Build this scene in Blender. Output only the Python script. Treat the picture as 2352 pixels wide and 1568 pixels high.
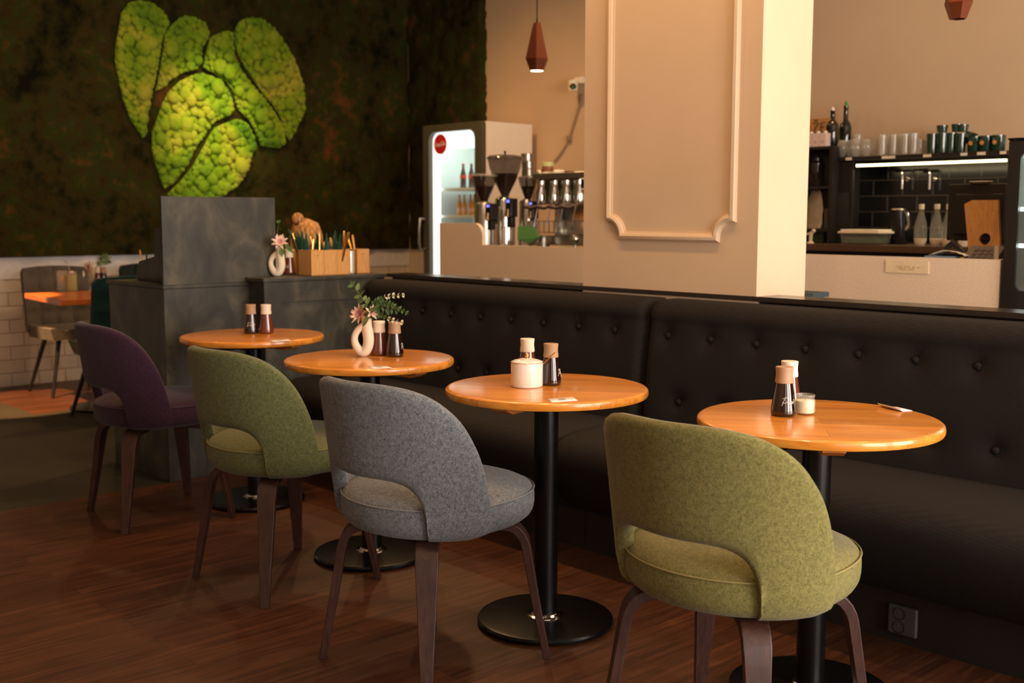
import bpy, math, random
import numpy as np
from mathutils import Vector, Matrix
for o in list(bpy.data.objects): bpy.data.objects.remove(o)
random.seed(7)
SC=bpy.context.scene; C=SC.collection
PI=math.pi; sin=math.sin; cos=math.cos; R=math.radians
# ---------------- camera ----------------
FPX=2560.98; PITCH=.1107; ROLL=.0017; YAW=.7519; CH=1.259
def camaxes():
    f=Vector((-cos(YAW)*cos(PITCH), sin(YAW)*cos(PITCH), -sin(PITCH)))
    r=Vector((sin(YAW),cos(YAW),0)); u=r.cross(f)
    return r*cos(ROLL)+u*sin(ROLL), -r*sin(ROLL)+u*cos(ROLL), f
CR,CU,CF=camaxes()
cd=bpy.data.cameras.new('camera'); cam=bpy.data.objects.new('camera',cd); C.objects.link(cam)
cam.matrix_world=Matrix(((CR.x,CU.x,-CF.x,0),(CR.y,CU.y,-CF.y,0),(CR.z,CU.z,-CF.z,CH),(0,0,0,1)))
cd.sensor_width=36; cd.lens=FPX/2352*36; cd.clip_start=.05; cd.clip_end=60
cd.dof.use_dof=True; cd.dof.focus_distance=3.0; cd.dof.aperture_fstop=4.0
SC.camera=cam
def at(px,py,x=None,y=None,z=None):
    """the point of a real plane (x=, y= or z=) that a photo pixel shows"""
    d=CF+CR*((px-1176)/FPX)+CU*((784-py)/FPX)
    t=x/d.x if x is not None else (y/d.y if y is not None else (z-CH)/d.z)
    return Vector((d.x*t,d.y*t,CH+d.z*t))
# ---------------- world, lights, exposure ----------------
vs=SC.view_settings; vs.view_transform='Standard'; vs.look='None'; vs.exposure=0.0; vs.gamma=1; vs.use_curve_mapping=False
w=bpy.data.worlds.new('world'); SC.world=w; w.use_nodes=True
w.node_tree.nodes['Background'].inputs[0].default_value=(.75,.85,1,1); w.node_tree.nodes['Background'].inputs[1].default_value=.6
def light(name,kind,loc,power,col,target=None,**k):
    l=bpy.data.lights.new(name,kind); l.energy=power; l.color=col
    for a,b in k.items(): setattr(l,a,b)
    o=bpy.data.objects.new(name,l); C.objects.link(o); o.location=loc
    if target is not None: o.rotation_euler=(Vector(target)-Vector(loc)).to_track_quat('-Z','Y').to_euler()
    return o
KEY=(1,.85,.74); WARM=(1,.56,.25)
XR=2.6
WINS=[(-1.3,.5,34),(1.1,2.7,175),(3.1,4.9,225)]
for y0,y1,p in WINS:
    light('window_daylight','AREA',(XR-.03,(y0+y1)/2,1.55),p,KEY,target=(-8,(y0+y1)/2,1.5),shape='RECTANGLE',size=y1-y0,size_y=2.8)
DOWN=[(-1.0,.9,36),(-3.2,.4,12),(-1.96,2.75,75),(-2.86,2.75,60),(-3.85,2.8,75),(-1.5,4.1,35),(-4.6,4.0,55),(-6.3,4.4,85),(-3.3,5.6,25),(-6.5,5.2,110),(-7.5,3.3,40)]
for x,y,p in DOWN:
    light('ceiling_spot','SPOT',(x,y,3.66),p,WARM,target=(x,y,0),spot_size=R(150),spot_blend=1.0,shadow_soft_size=.05)
light('moss_spot','SPOT',(-6.9,4.3,3.55),310,(1,.84,.33),target=(-8.5,4.58,1.98),spot_size=R(29),spot_blend=1.0,shadow_soft_size=.04)
light('sun_patch_spot','SPOT',(-6.7,1.2,3.6),2300,(1,.52,.2),target=(-7.72,2.66,0),spot_size=R(17),spot_blend=.25,shadow_soft_size=.02)  # added spot without a fixture, imitates the sunlit patch on the floor
# ---------------- materials ----------------
def lin(c): return tuple((v/255/12.92 if v/255<=.04045 else ((v/255+.055)/1.055)**2.4) for v in c)+(1,)
def S(*c): return lin(c)
def nm(name):
    m=bpy.data.materials.new(name); m.use_nodes=True; nt=m.node_tree; return m,nt,nt.nodes['Principled BSDF']
def nd(nt,t,**k):
    n=nt.nodes.new(t)
    for a,b in k.items():
        if a in n.inputs: n.inputs[a].default_value=b
        else: setattr(n,a,b)
    return n
def mat(name,col,rough=.5,metal=0,var=.06,scale=30,bump=0,bscale=None,coat=0,spec=.5,trans=0,ior=1.45,emit=None,estr=0,alpha=1,sheen=0,stretch=(1,1,1),col2=None,rot=(0,0,0)):
    m,nt,b=nm(name); L=nt.links
    tc=nd(nt,'ShaderNodeTexCoord'); mp=nd(nt,'ShaderNodeMapping'); mp.inputs['Scale'].default_value=stretch; mp.inputs['Rotation'].default_value=rot
    L.new(tc.outputs['Object'],mp.inputs[0])
    n=nd(nt,'ShaderNodeTexNoise',Scale=scale,Detail=4.0); L.new(mp.outputs[0],n.inputs['Vector'])
    r=nd(nt,'ShaderNodeValToRGB'); r.color_ramp.elements[0].position=.3; r.color_ramp.elements[1].position=.7
    c2=col2 or tuple(min(1,v*(1+var)) for v in col[:3])+(1,); c1=col if col2 else tuple(v*(1-var) for v in col[:3])+(1,)
    r.color_ramp.elements[0].color=c1; r.color_ramp.elements[1].color=c2
    L.new(n.outputs[0],r.inputs[0]); L.new(r.outputs[0],b.inputs['Base Color'])
    b.inputs['Roughness'].default_value=rough; b.inputs['Metallic'].default_value=metal; b.inputs['Coat Weight'].default_value=coat
    b.inputs['Specular IOR Level'].default_value=spec; b.inputs['Transmission Weight'].default_value=trans; b.inputs['IOR'].default_value=ior; b.inputs['Alpha'].default_value=alpha
    if sheen: b.inputs['Sheen Weight'].default_value=sheen
    if emit: b.inputs['Emission Color'].default_value=emit; b.inputs['Emission Strength'].default_value=estr
    if bump:
        n2=nd(nt,'ShaderNodeTexNoise',Scale=bscale or scale,Detail=5.0); L.new(mp.outputs[0],n2.inputs['Vector'])
        bp=nd(nt,'ShaderNodeBump',Strength=bump,Distance=.002); L.new(n2.outputs[0],bp.inputs['Height']); L.new(bp.outputs[0],b.inputs['Normal'])
    return m
M={}
def plaster(n,c): M[n]=mat(n,c,.75,var=.03,scale=2.5,bump=.12,bscale=60)
plaster('wall',S(208,180,146)); plaster('pillar',S(220,196,166)); plaster('ceil',S(205,195,180))
def fabric(n,c,c2,rough=.95,scale=260):
    m,nt,b=nm(n);L=nt.links
    tc=nd(nt,'ShaderNodeTexCoord')
    n1=nd(nt,'ShaderNodeTexNoise',Scale=scale,Detail=3.0,Roughness=.7); L.new(tc.outputs['Object'],n1.inputs['Vector'])
    n2=nd(nt,'ShaderNodeTexNoise',Scale=scale*.35,Detail=4.0); L.new(tc.outputs['Object'],n2.inputs['Vector'])
    h2_=nd(nt,'ShaderNodeMath',operation='MULTIPLY_ADD'); h2_.inputs[1].default_value=.45; h2_.inputs[2].default_value=.275; L.new(n2.outputs[0],h2_.inputs[0])
    mx=nd(nt,'ShaderNodeMath',operation='ADD'); L.new(n1.outputs[0],mx.inputs[0]); L.new(h2_.outputs[0],mx.inputs[1])
    r=nd(nt,'ShaderNodeValToRGB'); r.color_ramp.elements[0].position=.86; r.color_ramp.elements[1].position=1.14
    m2=nd(nt,'ShaderNodeMath',operation='MULTIPLY'); m2.inputs[1].default_value=1; L.new(mx.outputs[0],m2.inputs[0])
    mr=nd(nt,'ShaderNodeMapRange'); mr.inputs['From Min'].default_value=.8; mr.inputs['From Max'].default_value=1.2; L.new(m2.outputs[0],mr.inputs[0])
    r.color_ramp.elements[0].position=0; r.color_ramp.elements[1].position=1
    r.color_ramp.elements[0].color=c; r.color_ramp.elements[1].color=c2
    L.new(mr.outputs[0],r.inputs[0]); L.new(r.outputs[0],b.inputs['Base Color'])
    b.inputs['Roughness'].default_value=rough; b.inputs['Specular IOR Level'].default_value=.15; b.inputs['Sheen Weight'].default_value=.15; b.inputs['Sheen Roughness'].default_value=.5
    bp=nd(nt,'ShaderNodeBump',Strength=.5,Distance=.0012); L.new(n1.outputs[0],bp.inputs['Height']); L.new(bp.outputs[0],b.inputs['Normal'])
    M[n]=m
fabric('fab_grey',S(74,80,86),S(132,138,144)); fabric('fab_olive',S(90,88,48),S(136,131,78)); fabric('fab_green',S(74,80,48),S(116,120,80)); fabric('fab_purple',S(42,24,38),S(64,42,60))
fabric('velvet_teal',S(14,44,46),S(26,62,60)); fabric('velvet_olive',S(96,98,50),S(120,120,66)); fabric('velvet_grey',S(84,78,74),S(112,106,100)); fabric('velvet_dark',S(20,32,34),S(30,44,44)); fabric('knit_maroon',S(58,30,34),S(76,40,44)); fabric('denim',S(40,48,66),S(56,66,88))
# banquette weave
m,nt,b=nm('weave');L=nt.links
tc=nd(nt,'ShaderNodeTexCoord'); mp=nd(nt,'ShaderNodeMapping'); mp.inputs['Rotation'].default_value=(0,R(40),0); L.new(tc.outputs['Object'],mp.inputs[0])
wv=nd(nt,'ShaderNodeTexChecker',Scale=260.0); wv.inputs['Color1'].default_value=S(44,41,39); wv.inputs['Color2'].default_value=S(26,24,24); L.new(mp.outputs[0],wv.inputs[0])
ns=nd(nt,'ShaderNodeTexNoise',Scale=70.0,Detail=4.0); L.new(tc.outputs['Object'],ns.inputs['Vector'])
mx=nd(nt,'ShaderNodeMix',data_type='RGBA'); mx.inputs['B'].default_value=S(34,30,28); L.new(ns.outputs[0],mx.inputs['Factor']); L.new(wv.outputs[0],mx.inputs['A']); L.new(mx.outputs['Result'],b.inputs['Base Color'])
b.inputs['Roughness'].default_value=.9; b.inputs['Specular IOR Level'].default_value=.2
bp=nd(nt,'ShaderNodeBump',Strength=.35,Distance=.001); L.new(wv.outputs[1],bp.inputs['Height']); L.new(bp.outputs[0],b.inputs['Normal']); M['weave']=m
def wood(n,c1,c2,c3,rough=.3,coat=.3,scale=1.0,stretch=(1,14,14),plank=None,bump=.05,rot=0):
    """grain runs along local X; plank: strip width of the glued staves"""
    m,nt,b=nm(n);L=nt.links
    tc=nd(nt,'ShaderNodeTexCoord'); m0=nd(nt,'ShaderNodeMapping'); m0.inputs['Rotation'].default_value=(0,0,rot); L.new(tc.outputs['Object'],m0.inputs[0])
    mp=nd(nt,'ShaderNodeMapping'); mp.inputs['Scale'].default_value=stretch; L.new(m0.outputs[0],mp.inputs[0])
    n1=nd(nt,'ShaderNodeTexNoise',Scale=4*scale,Detail=6.0,Roughness=.6,Distortion=.6)
    if plank:
        br=nd(nt,'ShaderNodeTexBrick'); br.inputs['Scale'].default_value=1; br.inputs['Brick Width'].default_value=plank[1]; br.inputs['Row Height'].default_value=plank[0]; br.inputs['Mortar Size'].default_value=plank[2]; br.inputs['Mortar Smooth'].default_value=.2
        br.inputs['Color1'].default_value=(0,0,0,1); br.inputs['Color2'].default_value=(1,1,1,1); br.inputs['Mortar'].default_value=(.3,.3,.3,1)
        L.new(m0.outputs[0],br.inputs['Vector'])
        ad=nd(nt,'ShaderNodeVectorMath',operation='MULTIPLY_ADD'); ad.inputs[1].default_value=(37,23,11); L.new(br.outputs[0],ad.inputs[0]); L.new(mp.outputs[0],ad.inputs[2]); L.new(ad.outputs[0],n1.inputs['Vector'])
    else: L.new(mp.outputs[0],n1.inputs['Vector'])
    r=nd(nt,'ShaderNodeValToRGB'); e=r.color_ramp.elements; e[0].position=.28; e[0].color=c1; e[1].position=.75; e[1].color=c3; k=e.new(.5); k.color=c2
    L.new(n1.outputs[0],r.inputs[0]); out=r.outputs[0]
    if plank:
        mr=nd(nt,'ShaderNodeMapRange'); mr.inputs['To Min'].default_value=.78; mr.inputs['To Max'].default_value=1.12; L.new(br.outputs[0],mr.inputs[0])
        mu=nd(nt,'ShaderNodeVectorMath',operation='SCALE'); L.new(out,mu.inputs[0]); L.new(mr.outputs[0],mu.inputs['Scale']); out=mu.outputs[0]
        mm=nd(nt,'ShaderNodeMix',data_type='RGBA'); mm.inputs['B'].default_value=tuple(v*.45 for v in c1[:3])+(1,); fm=nd(nt,'ShaderNodeMath',operation='MULTIPLY'); fm.inputs[1].default_value=plank[3]; L.new(br.outputs['Fac'],fm.inputs[0]); L.new(fm.outputs[0],mm.inputs['Factor']); L.new(out,mm.inputs['A']); out=mm.outputs['Result']
    L.new(out,b.inputs['Base Color']); b.inputs['Roughness'].default_value=rough; b.inputs['Coat Weight'].default_value=coat; b.inputs['Coat Roughness'].default_value=.12
    bp=nd(nt,'ShaderNodeBump',Strength=bump,Distance=.002); L.new(n1.outputs[0],bp.inputs['Height']); L.new(bp.outputs[0],b.inputs['Normal'])
    M[n]=m; return m
wood('oak',S(198,118,40),S(226,146,52),S(238,168,74),.28,.5,1.0,(1,10,10),plank=(.085,.9,.001,.5),rot=R(-65))
wood('oak_side',S(176,98,40),S(200,122,58),S(216,144,78),.3,.4)
wood('floorboard',S(52,29,18),S(80,46,27),S(104,64,40),.42,.0,.8,(1,16,16),plank=(.107,.95,.0012,.6),bump=.08,rot=R(-90))
wood('black_ply',S(27,29,25),S(52,52,44),S(92,88,70),.5,.1,.7,(2.4,2.4,1.5),bump=.06)
wood('leg_wood',S(40,22,18),S(58,34,27),S(74,46,36),.45,.1,3.0,(6,6,1))
wood('bamboo',S(190,136,74),S(214,162,96),S(226,178,112),.45,.1,4.0,(14,14,1))
wood('tablet_wood',S(180,124,62),S(200,144,78),S(212,158,92),.45,.1,2.0,(10,10,1))
M['tan_floor']=mat('tan_floor',S(44,41,30),.6,var=.18,scale=2.2,bump=.05,bscale=90,col2=S(60,56,42))
M['stone']=mat('stone',S(222,200,172),.45,var=.0,scale=160,col2=S(244,226,202))
M['black']=mat('black',S(20,20,21),.35,var=.1,scale=20,coat=.2)
M['black_panel']=mat('black_panel',S(34,30,28),.45,var=.12,scale=8)
M['worktop']=mat('worktop',S(48,42,38),.2,var=.1,scale=40)
M['cast']=mat('cast_iron',S(9,9,10),.26,var=.15,scale=60,bump=.06,coat=.0,spec=.4)
M['chrome']=mat('chrome',S(215,212,205),.12,1,var=.03,scale=8)
M['steel']=mat('steel',S(190,184,174),.3,1,var=.05,scale=30,stretch=(1,1,8))
M['gold']=mat('gold',S(250,196,112),.24,1,var=.04,scale=30)
M['cap_tan']=mat('cap_tan',S(176,144,112),.55,var=.03); M['cap_cream']=mat('cap_cream',S(238,226,204),.5,var=.02)
M['brown_glass']=mat('brown_glass',S(38,20,16),.06,var=.1,scale=8,coat=1); M['salt_glass']=mat('salt_glass',S(104,54,36),.06,var=.12,scale=14,coat=1)
M['white_print']=mat('white_print',S(240,238,232),.6,var=.01)
M['ceramic']=mat('ceramic',S(240,226,200),.55,var=.03,scale=14); M['porcelain']=mat('porcelain',S(244,238,226),.18,var=.01,coat=.5)
M['copper']=mat('copper',S(128,72,48),.34,.75,var=.1,scale=12)
M['paper']=mat('paper',S(238,234,232),.6,var=.02); M['ink']=mat('ink',S(60,56,60),.6)
M['wax']=mat('wax',S(246,236,200),.5,var=.02); M['green_cloth']=mat('green_cloth',S(46,96,42),.8,var=.1,scale=40); M['napkin']=mat('napkin',S(30,84,72),.85,var=.12,scale=50)
M['leaf']=mat('leaf',S(78,112,62),.5,var=.2,scale=30,col2=S(112,140,84)); M['leaf_dark']=mat('leaf_dark',S(56,92,52),.5,scale=30,col2=S(84,116,66)); M['leaf_pale']=mat('leaf_pale',S(206,206,170),.6,scale=30,col2=S(226,222,190)); M['stem']=mat('stem',S(90,110,60),.6)
M['petal']=mat('petal',S(234,196,178),.6,scale=60,col2=S(244,216,196)); M['petal_dark']=mat('petal_dark',S(196,120,136),.6,scale=60,col2=S(220,160,160))
M['fridge_grey']=mat('fridge_grey',S(120,112,100),.4,var=.03); M['fridge_side']=mat('fridge_side',S(250,236,212),.4,var=.02); M['fridge_frame']=mat('fridge_frame',S(80,74,62),.35,var=.05)
M['fridge_white']=mat('fridge_white',S(226,236,234),.4,var=.01); M['fridge_light']=mat('fridge_light',S(240,248,245),.5,emit=(.93,1,.97,1),estr=1.5)
M['led']=mat('led',S(255,240,200),.5,emit=(1,.80,.40,1),estr=7); M['bulb']=mat('bulb',S(255,240,200),.5,emit=(1,.82,.5,1),estr=12); M['led_cool']=mat('led_cool',S(240,250,250),.5,emit=(.85,1,.95,1),estr=5)
M['red']=mat('red',S(216,30,36),.4,var=.04); M['orange_drink']=mat('orange_drink',S(226,150,20),.2,var=.06,emit=None); M['cola']=mat('cola',S(40,24,24),.1,coat=.6); M['label_orange']=mat('label_orange',S(240,130,60),.5,col2=S(240,220,210),scale=60)
def glassm(n,c,rough=.02,alpha=.35,trans=0):
    m=mat(n,c,rough,var=.02,spec=.8,coat=1,alpha=alpha,trans=trans); M[n]=m
glassm('glass',S(205,200,185),.04,.30); glassm('pane',S(190,205,200),.02,.10); glassm('hopper',S(42,30,24),.06,.62); glassm('glass_green',S(30,62,48),.06,.88); glassm('clear',S(225,225,210),.03,.14)
M['beans']=mat('beans',S(40,20,12),.35,scale=120,bump=1,bscale=150,col2=S(74,40,24)); M['blue_led']=mat('blue_led',S(70,70,220),.5,emit=(.2,.22,1,1),estr=1.6)
M['mark_orange']=mat('mark_orange',S(216,140,60),.5); M['bottle_dark']=mat('bottle_dark',S(18,18,16),.08,coat=1); M['green_wax']=mat('green_wax',S(40,150,60),.5); M['milkbox']=mat('milkbox',S(226,200,186),.6,scale=40)
M['silver_bag']=mat('silver_bag',S(200,190,170),.3,.8,bump=.8,bscale=30); M['herb']=mat('herb',S(50,72,44),.6,scale=90,col2=S(90,104,70)); M['kettle']=mat('kettle',S(44,42,42),.25,.6)
M['plastic_white']=mat('plastic_white',S(236,222,200),.45); M['blue_paper']=mat('blue_paper',S(112,136,160),.7); M['grey_plastic']=mat('grey_plastic',S(104,94,84),.5); M['yellow']=mat('yellow',S(226,190,30),.6); M['caramel']=mat('caramel',S(150,90,50),.4); M['lid_green']=mat('lid_green',S(200,204,140),.5)
M['juice']=mat('juice',S(140,156,40),.15,scale=20,col2=S(170,176,80),coat=.8); M['dark_socket']=mat('dark_socket',S(64,64,64),.4)
M['hair']=mat('hair',S(112,66,32),.45,scale=14,stretch=(6,6,.6),col2=S(240,180,110),bump=.3,bscale=8); M['skin']=mat('skin',S(214,168,140),.5); M['cable']=mat('cable',S(150,126,98),.6)
# moss
def mossmat(n,cols,sc,bs):
    m,nt,b=nm(n);L=nt.links; tc=nd(nt,'ShaderNodeTexCoord')
    n1=nd(nt,'ShaderNodeTexNoise',Scale=sc,Detail=6.0,Roughness=.62); n2=nd(nt,'ShaderNodeTexNoise',Scale=sc*.22,Detail=3.0); L.new(tc.outputs['Object'],n1.inputs['Vector']); L.new(tc.outputs['Object'],n2.inputs['Vector'])
    ad=nd(nt,'ShaderNodeMath',operation='ADD'); L.new(n1.outputs[0],ad.inputs[0]); L.new(n2.outputs[0],ad.inputs[1]); hf=nd(nt,'ShaderNodeMath',operation='MULTIPLY'); hf.inputs[1].default_value=.5; L.new(ad.outputs[0],hf.inputs[0])
    r=nd(nt,'ShaderNodeValToRGB'); e=r.color_ramp.elements
    e[0].position=cols[0][0]; e[0].color=cols[0][1]; e[1].position=cols[-1][0]; e[1].color=cols[-1][1]
    for p,c in cols[1:-1]: k=e.new(p); k.color=c
    L.new(hf.outputs[0],r.inputs[0]); L.new(r.outputs[0],b.inputs['Base Color']); b.inputs['Roughness'].default_value=.95; b.inputs['Specular IOR Level'].default_value=.1
    n3=nd(nt,'ShaderNodeTexNoise',Scale=bs,Detail=6.0,Roughness=.7); L.new(tc.outputs['Object'],n3.inputs['Vector'])
    bp=nd(nt,'ShaderNodeBump',Strength=1.0,Distance=.02); L.new(n3.outputs[0],bp.inputs['Height']); L.new(bp.outputs[0],b.inputs['Normal']); M[n]=m
mossmat('moss',[(.36,S(22,22,8)),(.44,S(44,44,16)),(.50,S(62,52,22)),(.55,S(48,60,20)),(.61,S(84,64,28)),(.68,S(116,66,36))],9,34)
mossmat('moss_bright',[(.36,S(84,132,34)),(.5,S(138,172,40)),(.62,S(184,188,66))],6,45)
# tiles on the wall under the moss, tiles behind the bar
def tiles(n,c1,c2,mort,w,h,ax,rough,msize=.004):
    m,nt,b=nm(n);L=nt.links; tc=nd(nt,'ShaderNodeTexCoord'); sp=nd(nt,'ShaderNodeSeparateXYZ'); cb=nd(nt,'ShaderNodeCombineXYZ'); L.new(tc.outputs['Object'],sp.inputs[0]); L.new(sp.outputs[ax],cb.inputs[0]); L.new(sp.outputs[2],cb.inputs[1])
    br=nd(nt,'ShaderNodeTexBrick'); br.inputs['Scale'].default_value=1; br.inputs['Brick Width'].default_value=w; br.inputs['Row Height'].default_value=h; br.inputs['Mortar Size'].default_value=msize; br.inputs['Color1'].default_value=c1; br.inputs['Color2'].default_value=c2; br.inputs['Mortar'].default_value=mort; L.new(cb.outputs[0],br.inputs['Vector']); L.new(br.outputs[0],b.inputs['Base Color'])
    b.inputs['Roughness'].default_value=rough; bp=nd(nt,'ShaderNodeBump',Strength=.6,Distance=.003,invert=True); L.new(br.outputs['Fac'],bp.inputs['Height']); L.new(bp.outputs[0],b.inputs['Normal']); M[n]=m
tiles('tile_white',S(212,202,188),S(226,217,204),S(168,154,136),.2,.1,1,.35)
tiles('tile_black',S(12,11,11),S(17,16,15),S(56,48,42),.2,.1,0,.2)
# ---------------- mesh helpers ----------------
class G:
    def __init__(s): s.v=[]; s.f=[]; s.m=[]
    def add(s,v,f,mi=0):
        n=len(s.v); s.v+= [tuple(p) for p in v]; s.f+=[tuple(i+n for i in q) for q in f]; s.m+=[mi]*len(f); return s
    def box(s,x0,x1,y0,y1,z0,z1,mi=0,T=None):
        v=[(x,y,z) for z in (z0,z1) for x,y in ((x0,y0),(x1,y0),(x1,y1),(x0,y1))]
        if T: v=[tuple(T@Vector(p)) for p in v]
        return s.add(v,[(3,2,1,0),(4,5,6,7),(0,1,5,4),(1,2,6,5),(2,3,7,6),(3,0,4,7)],mi)
    def lathe(s,prof,c=(0,0,0),n=32,mi=0,cap=True,T=None):
        v=[];f=[]
        for r,z in prof:
            for k in range(n): a=2*PI*k/n; v.append((c[0]+r*cos(a),c[1]+r*sin(a),c[2]+z))
        for i in range(len(prof)-1):
            for k in range(n): f.append((i*n+k,i*n+(k+1)%n,(i+1)*n+(k+1)%n,(i+1)*n+k))
        if cap:
            if prof[0][0]>1e-4: f.append(tuple(range(n-1,-1,-1)))
            if prof[-1][0]>1e-4: f.append(tuple((len(prof)-1)*n+k for k in range(n)))
        if T: v=[tuple(T@Vector(p)) for p in v]
        return s.add(v,f,mi)
    def tube(s,path,r,n=10,mi=0,cap=True,flat=1.0):
        P=[Vector(p) for p in path]; N=len(P); rr=r if isinstance(r,(list,tuple)) else [r]*N
        v=[];f=[]; t=(P[1]-P[0]).normalized(); up=Vector((0,0,1)) if abs(t.z)<.9 else Vector((1,0,0)); a=t.cross(up).normalized()
        for i in range(N):
            t=(P[min(i+1,N-1)]-P[max(i-1,0)]).normalized(); a=(a-t*a.dot(t)).normalized(); b=t.cross(a)
            for k in range(n): q=2*PI*k/n; v.append(P[i]+a*cos(q)*rr[i]+b*sin(q)*rr[i]*flat)
        for i in range(N-1):
            for k in range(n): f.append((i*n+k,i*n+(k+1)%n,(i+1)*n+(k+1)%n,(i+1)*n+k))
        if cap: f.append(tuple(range(n-1,-1,-1))); f.append(tuple((N-1)*n+k for k in range(n)))
        return s.add(v,f,mi)
    def prism(s,poly,fn,a,b,mi=0):
        """extrude a 2-D outline between depths a and b; fn(u,v,d)->point"""
        n=len(poly); v=[fn(u,w,a) for u,w in poly]+[fn(u,w,b) for u,w in poly]
        return s.add(v,[tuple(range(n-1,-1,-1)),tuple(range(n,2*n))]+[(i,(i+1)%n,n+(i+1)%n,n+i) for i in range(n)],mi)
    def ball(s,c,r,n=10,sz=(1,1,1),mi=0):
        v=[];f=[];m_=n//2+1
        for i in range(m_+1):
            p=PI*i/m_
            for k in range(n): a=2*PI*k/n; v.append((c[0]+r*sz[0]*sin(p)*cos(a),c[1]+r*sz[1]*sin(p)*sin(a),c[2]+r*sz[2]*cos(p)))
        for i in range(m_):
            for k in range(n): f.append(((i+1)*n+k,(i+1)*n+(k+1)%n,i*n+(k+1)%n,i*n+k))
        return s.add(v,f,mi)
    def sheet(s,rows,mi=0,close=False):
        n=len(rows[0]); v=[p for r_ in rows for p in r_]; f=[]
        for i in range(len(rows)-1):
            for k in range(n if close else n-1): f.append((i*n+k,i*n+(k+1)%n,(i+1)*n+(k+1)%n,(i+1)*n+k))
        return s.add(v,f,mi)
def mk(name,g,mats,parent=None,smooth=False,bevel=0,world=False,fix=True,**tags):
    v=g.v
    if world and parent is not None:
        r=parent
        off=Vector(r.location)
        while r.parent: r=r.parent; off+=Vector(r.location)
        v=[tuple(Vector(p)-off) for p in v]
    me=bpy.data.meshes.new(name); me.from_pydata(v,[],g.f)
    ms=mats if isinstance(mats,(list,tuple)) else [mats]
    for q in ms: me.materials.append(M[q] if isinstance(q,str) else q)
    me.polygons.foreach_set('material_index',g.m)
    if fix:
        import bmesh
        bm=bmesh.new(); bm.from_mesh(me); bmesh.ops.remove_doubles(bm,verts=bm.verts,dist=1e-5); bmesh.ops.recalc_face_normals(bm,faces=bm.faces); bm.to_mesh(me); bm.free()
    me.update()
    o=bpy.data.objects.new(name,me); C.objects.link(o)
    if parent is not None: o.parent=parent
    if smooth:
        me.polygons.foreach_set('use_smooth',[True]*len(me.polygons))
        try: me.set_sharp_from_angle(angle=R(smooth if smooth is not True else 40))
        except Exception: pass
    if bevel:
        md=o.modifiers.new('bevel','BEVEL'); md.width=bevel; md.segments=3; md.limit_method='ANGLE'; md.angle_limit=R(40)
    tag(o,**tags); return o
def tag(o,label=None,cat=None,group=None,kind=None):
    if label: o['label']=label
    if cat: o['category']=cat
    if group: o['group']=group
    if kind: o['kind']=kind
    return o
def thing(name,label,cat,loc=(0,0,0),rz=0,group=None):
    o=bpy.data.objects.new(name,None); C.objects.link(o); o.location=loc; o.rotation_euler=(0,0,rz); o.empty_display_size=.1
    return tag(o,label,cat,group)
def dup(root,loc,rz=None,label=None,group=None,scale=None):
    kids={}
    for c in ALLKIDS(root): pass
    r=root.copy(); C.objects.link(r); r.location=loc
    if rz is not None: r.rotation_euler=(0,0,rz)
    if label: r['label']=label
    if group: r['group']=group
    if scale: r.scale=(scale,)*3
    for ch in [o for o in C.objects if o.parent==root]:
        c=ch.copy(); C.objects.link(c); c.parent=r
        for g_ in [o for o in C.objects if o.parent==ch]:
            d=g_.copy(); C.objects.link(d); d.parent=c
    return r
def ALLKIDS(r): return []
def struct(name,g,m,**k): return mk(name,g,m,kind='structure',**k)

for n_,c_ in (('fab_grey',S(128,130,132)),('fab_olive',S(142,134,84)),('fab_green',S(116,116,76)),('fab_purple',S(72,50,66))): M['pip_'+n_]=mat('piping_'+n_,c_,.8,var=.05,scale=200)
# ================= setting =================
XL=-8.56; YB=6.655; YF=-3.0; H=3.7; XD=-4.918
struct('floor',G().box(XD,XR,YF,YB,-.1,0).box(XL,-7.244,2.584,YB,-.1,0),'floorboard')
struct('floor',G().box(-7.244,XD,YF,YB,-.1,0).box(XL,-7.244,YF,2.584,-.1,0),'tan_floor')
struct('ceiling',G().box(XL-.2,XR+.2,YF-.2,YB+.2,H,H+.1),'ceil')
# left wall: white tiles below; the moss hangs on it above
struct('wall_left',G().box(XL-.2,XL,YF,YB+.2,-.1,H),'tile_white')
def wavy():
    g=G(); rows=[]
    y=YF; ys=np.arange(1.2,YB-.01,.02)
    for j,z in enumerate(np.arange(.80,.961,.02)):
        rows.append([(XL+.004+.006*(.5+.5*sin(2*PI*(yy/.085+(j%4)*.25*(1 if (j//4)%2 else -1)))),yy,z) for yy in ys])
    return g.sheet(rows)
struct('trim_1',wavy(),mat('relief_tile',S(226,228,232),.4,var=.03),smooth=True,fix=False)
# back wall
struct('wall_back',G().box(XL,XR,YB,YB+.2,-.1,H),'wall')
struct('trim_2',G().box(XL+.001,-7.45,YB-.012,YB,0,.958),mat('plaster_white',S(214,200,180),.6,var=.03))
struct('wall_front',G().box(XL-.2,XR,YF-.2,YF,-.1,H),'wall')
g=G(); ys=[YF]+[q for a,b_,_ in WINS for q in (a,b_)]+[YB]
for i in range(0,len(ys),2): g.box(XR,XR+.2,ys[i],ys[i+1],-.1,H)
for a,b_,_ in WINS: g.box(XR,XR+.2,a,b_,-.1,.12).box(XR,XR+.2,a,b_,3.0,H)
struct('wall_right',g,'wall')
for i,(a,b_,_) in enumerate(WINS):
    g=G(); t=.05
    g.box(XR+.02,XR+.08,a,b_,.12,.12+t).box(XR+.02,XR+.08,a,b_,3-t,3).box(XR+.02,XR+.08,a,a+t,.12,3).box(XR+.02,XR+.08,b_-t,b_,.12,3)
    wf=struct('window_%d'%(i+1),g,'black'); mk('window_pane',G().box(XR+.045,XR+.055,a+t,b_-t,.12+t,3-t),'pane',wf)
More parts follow.
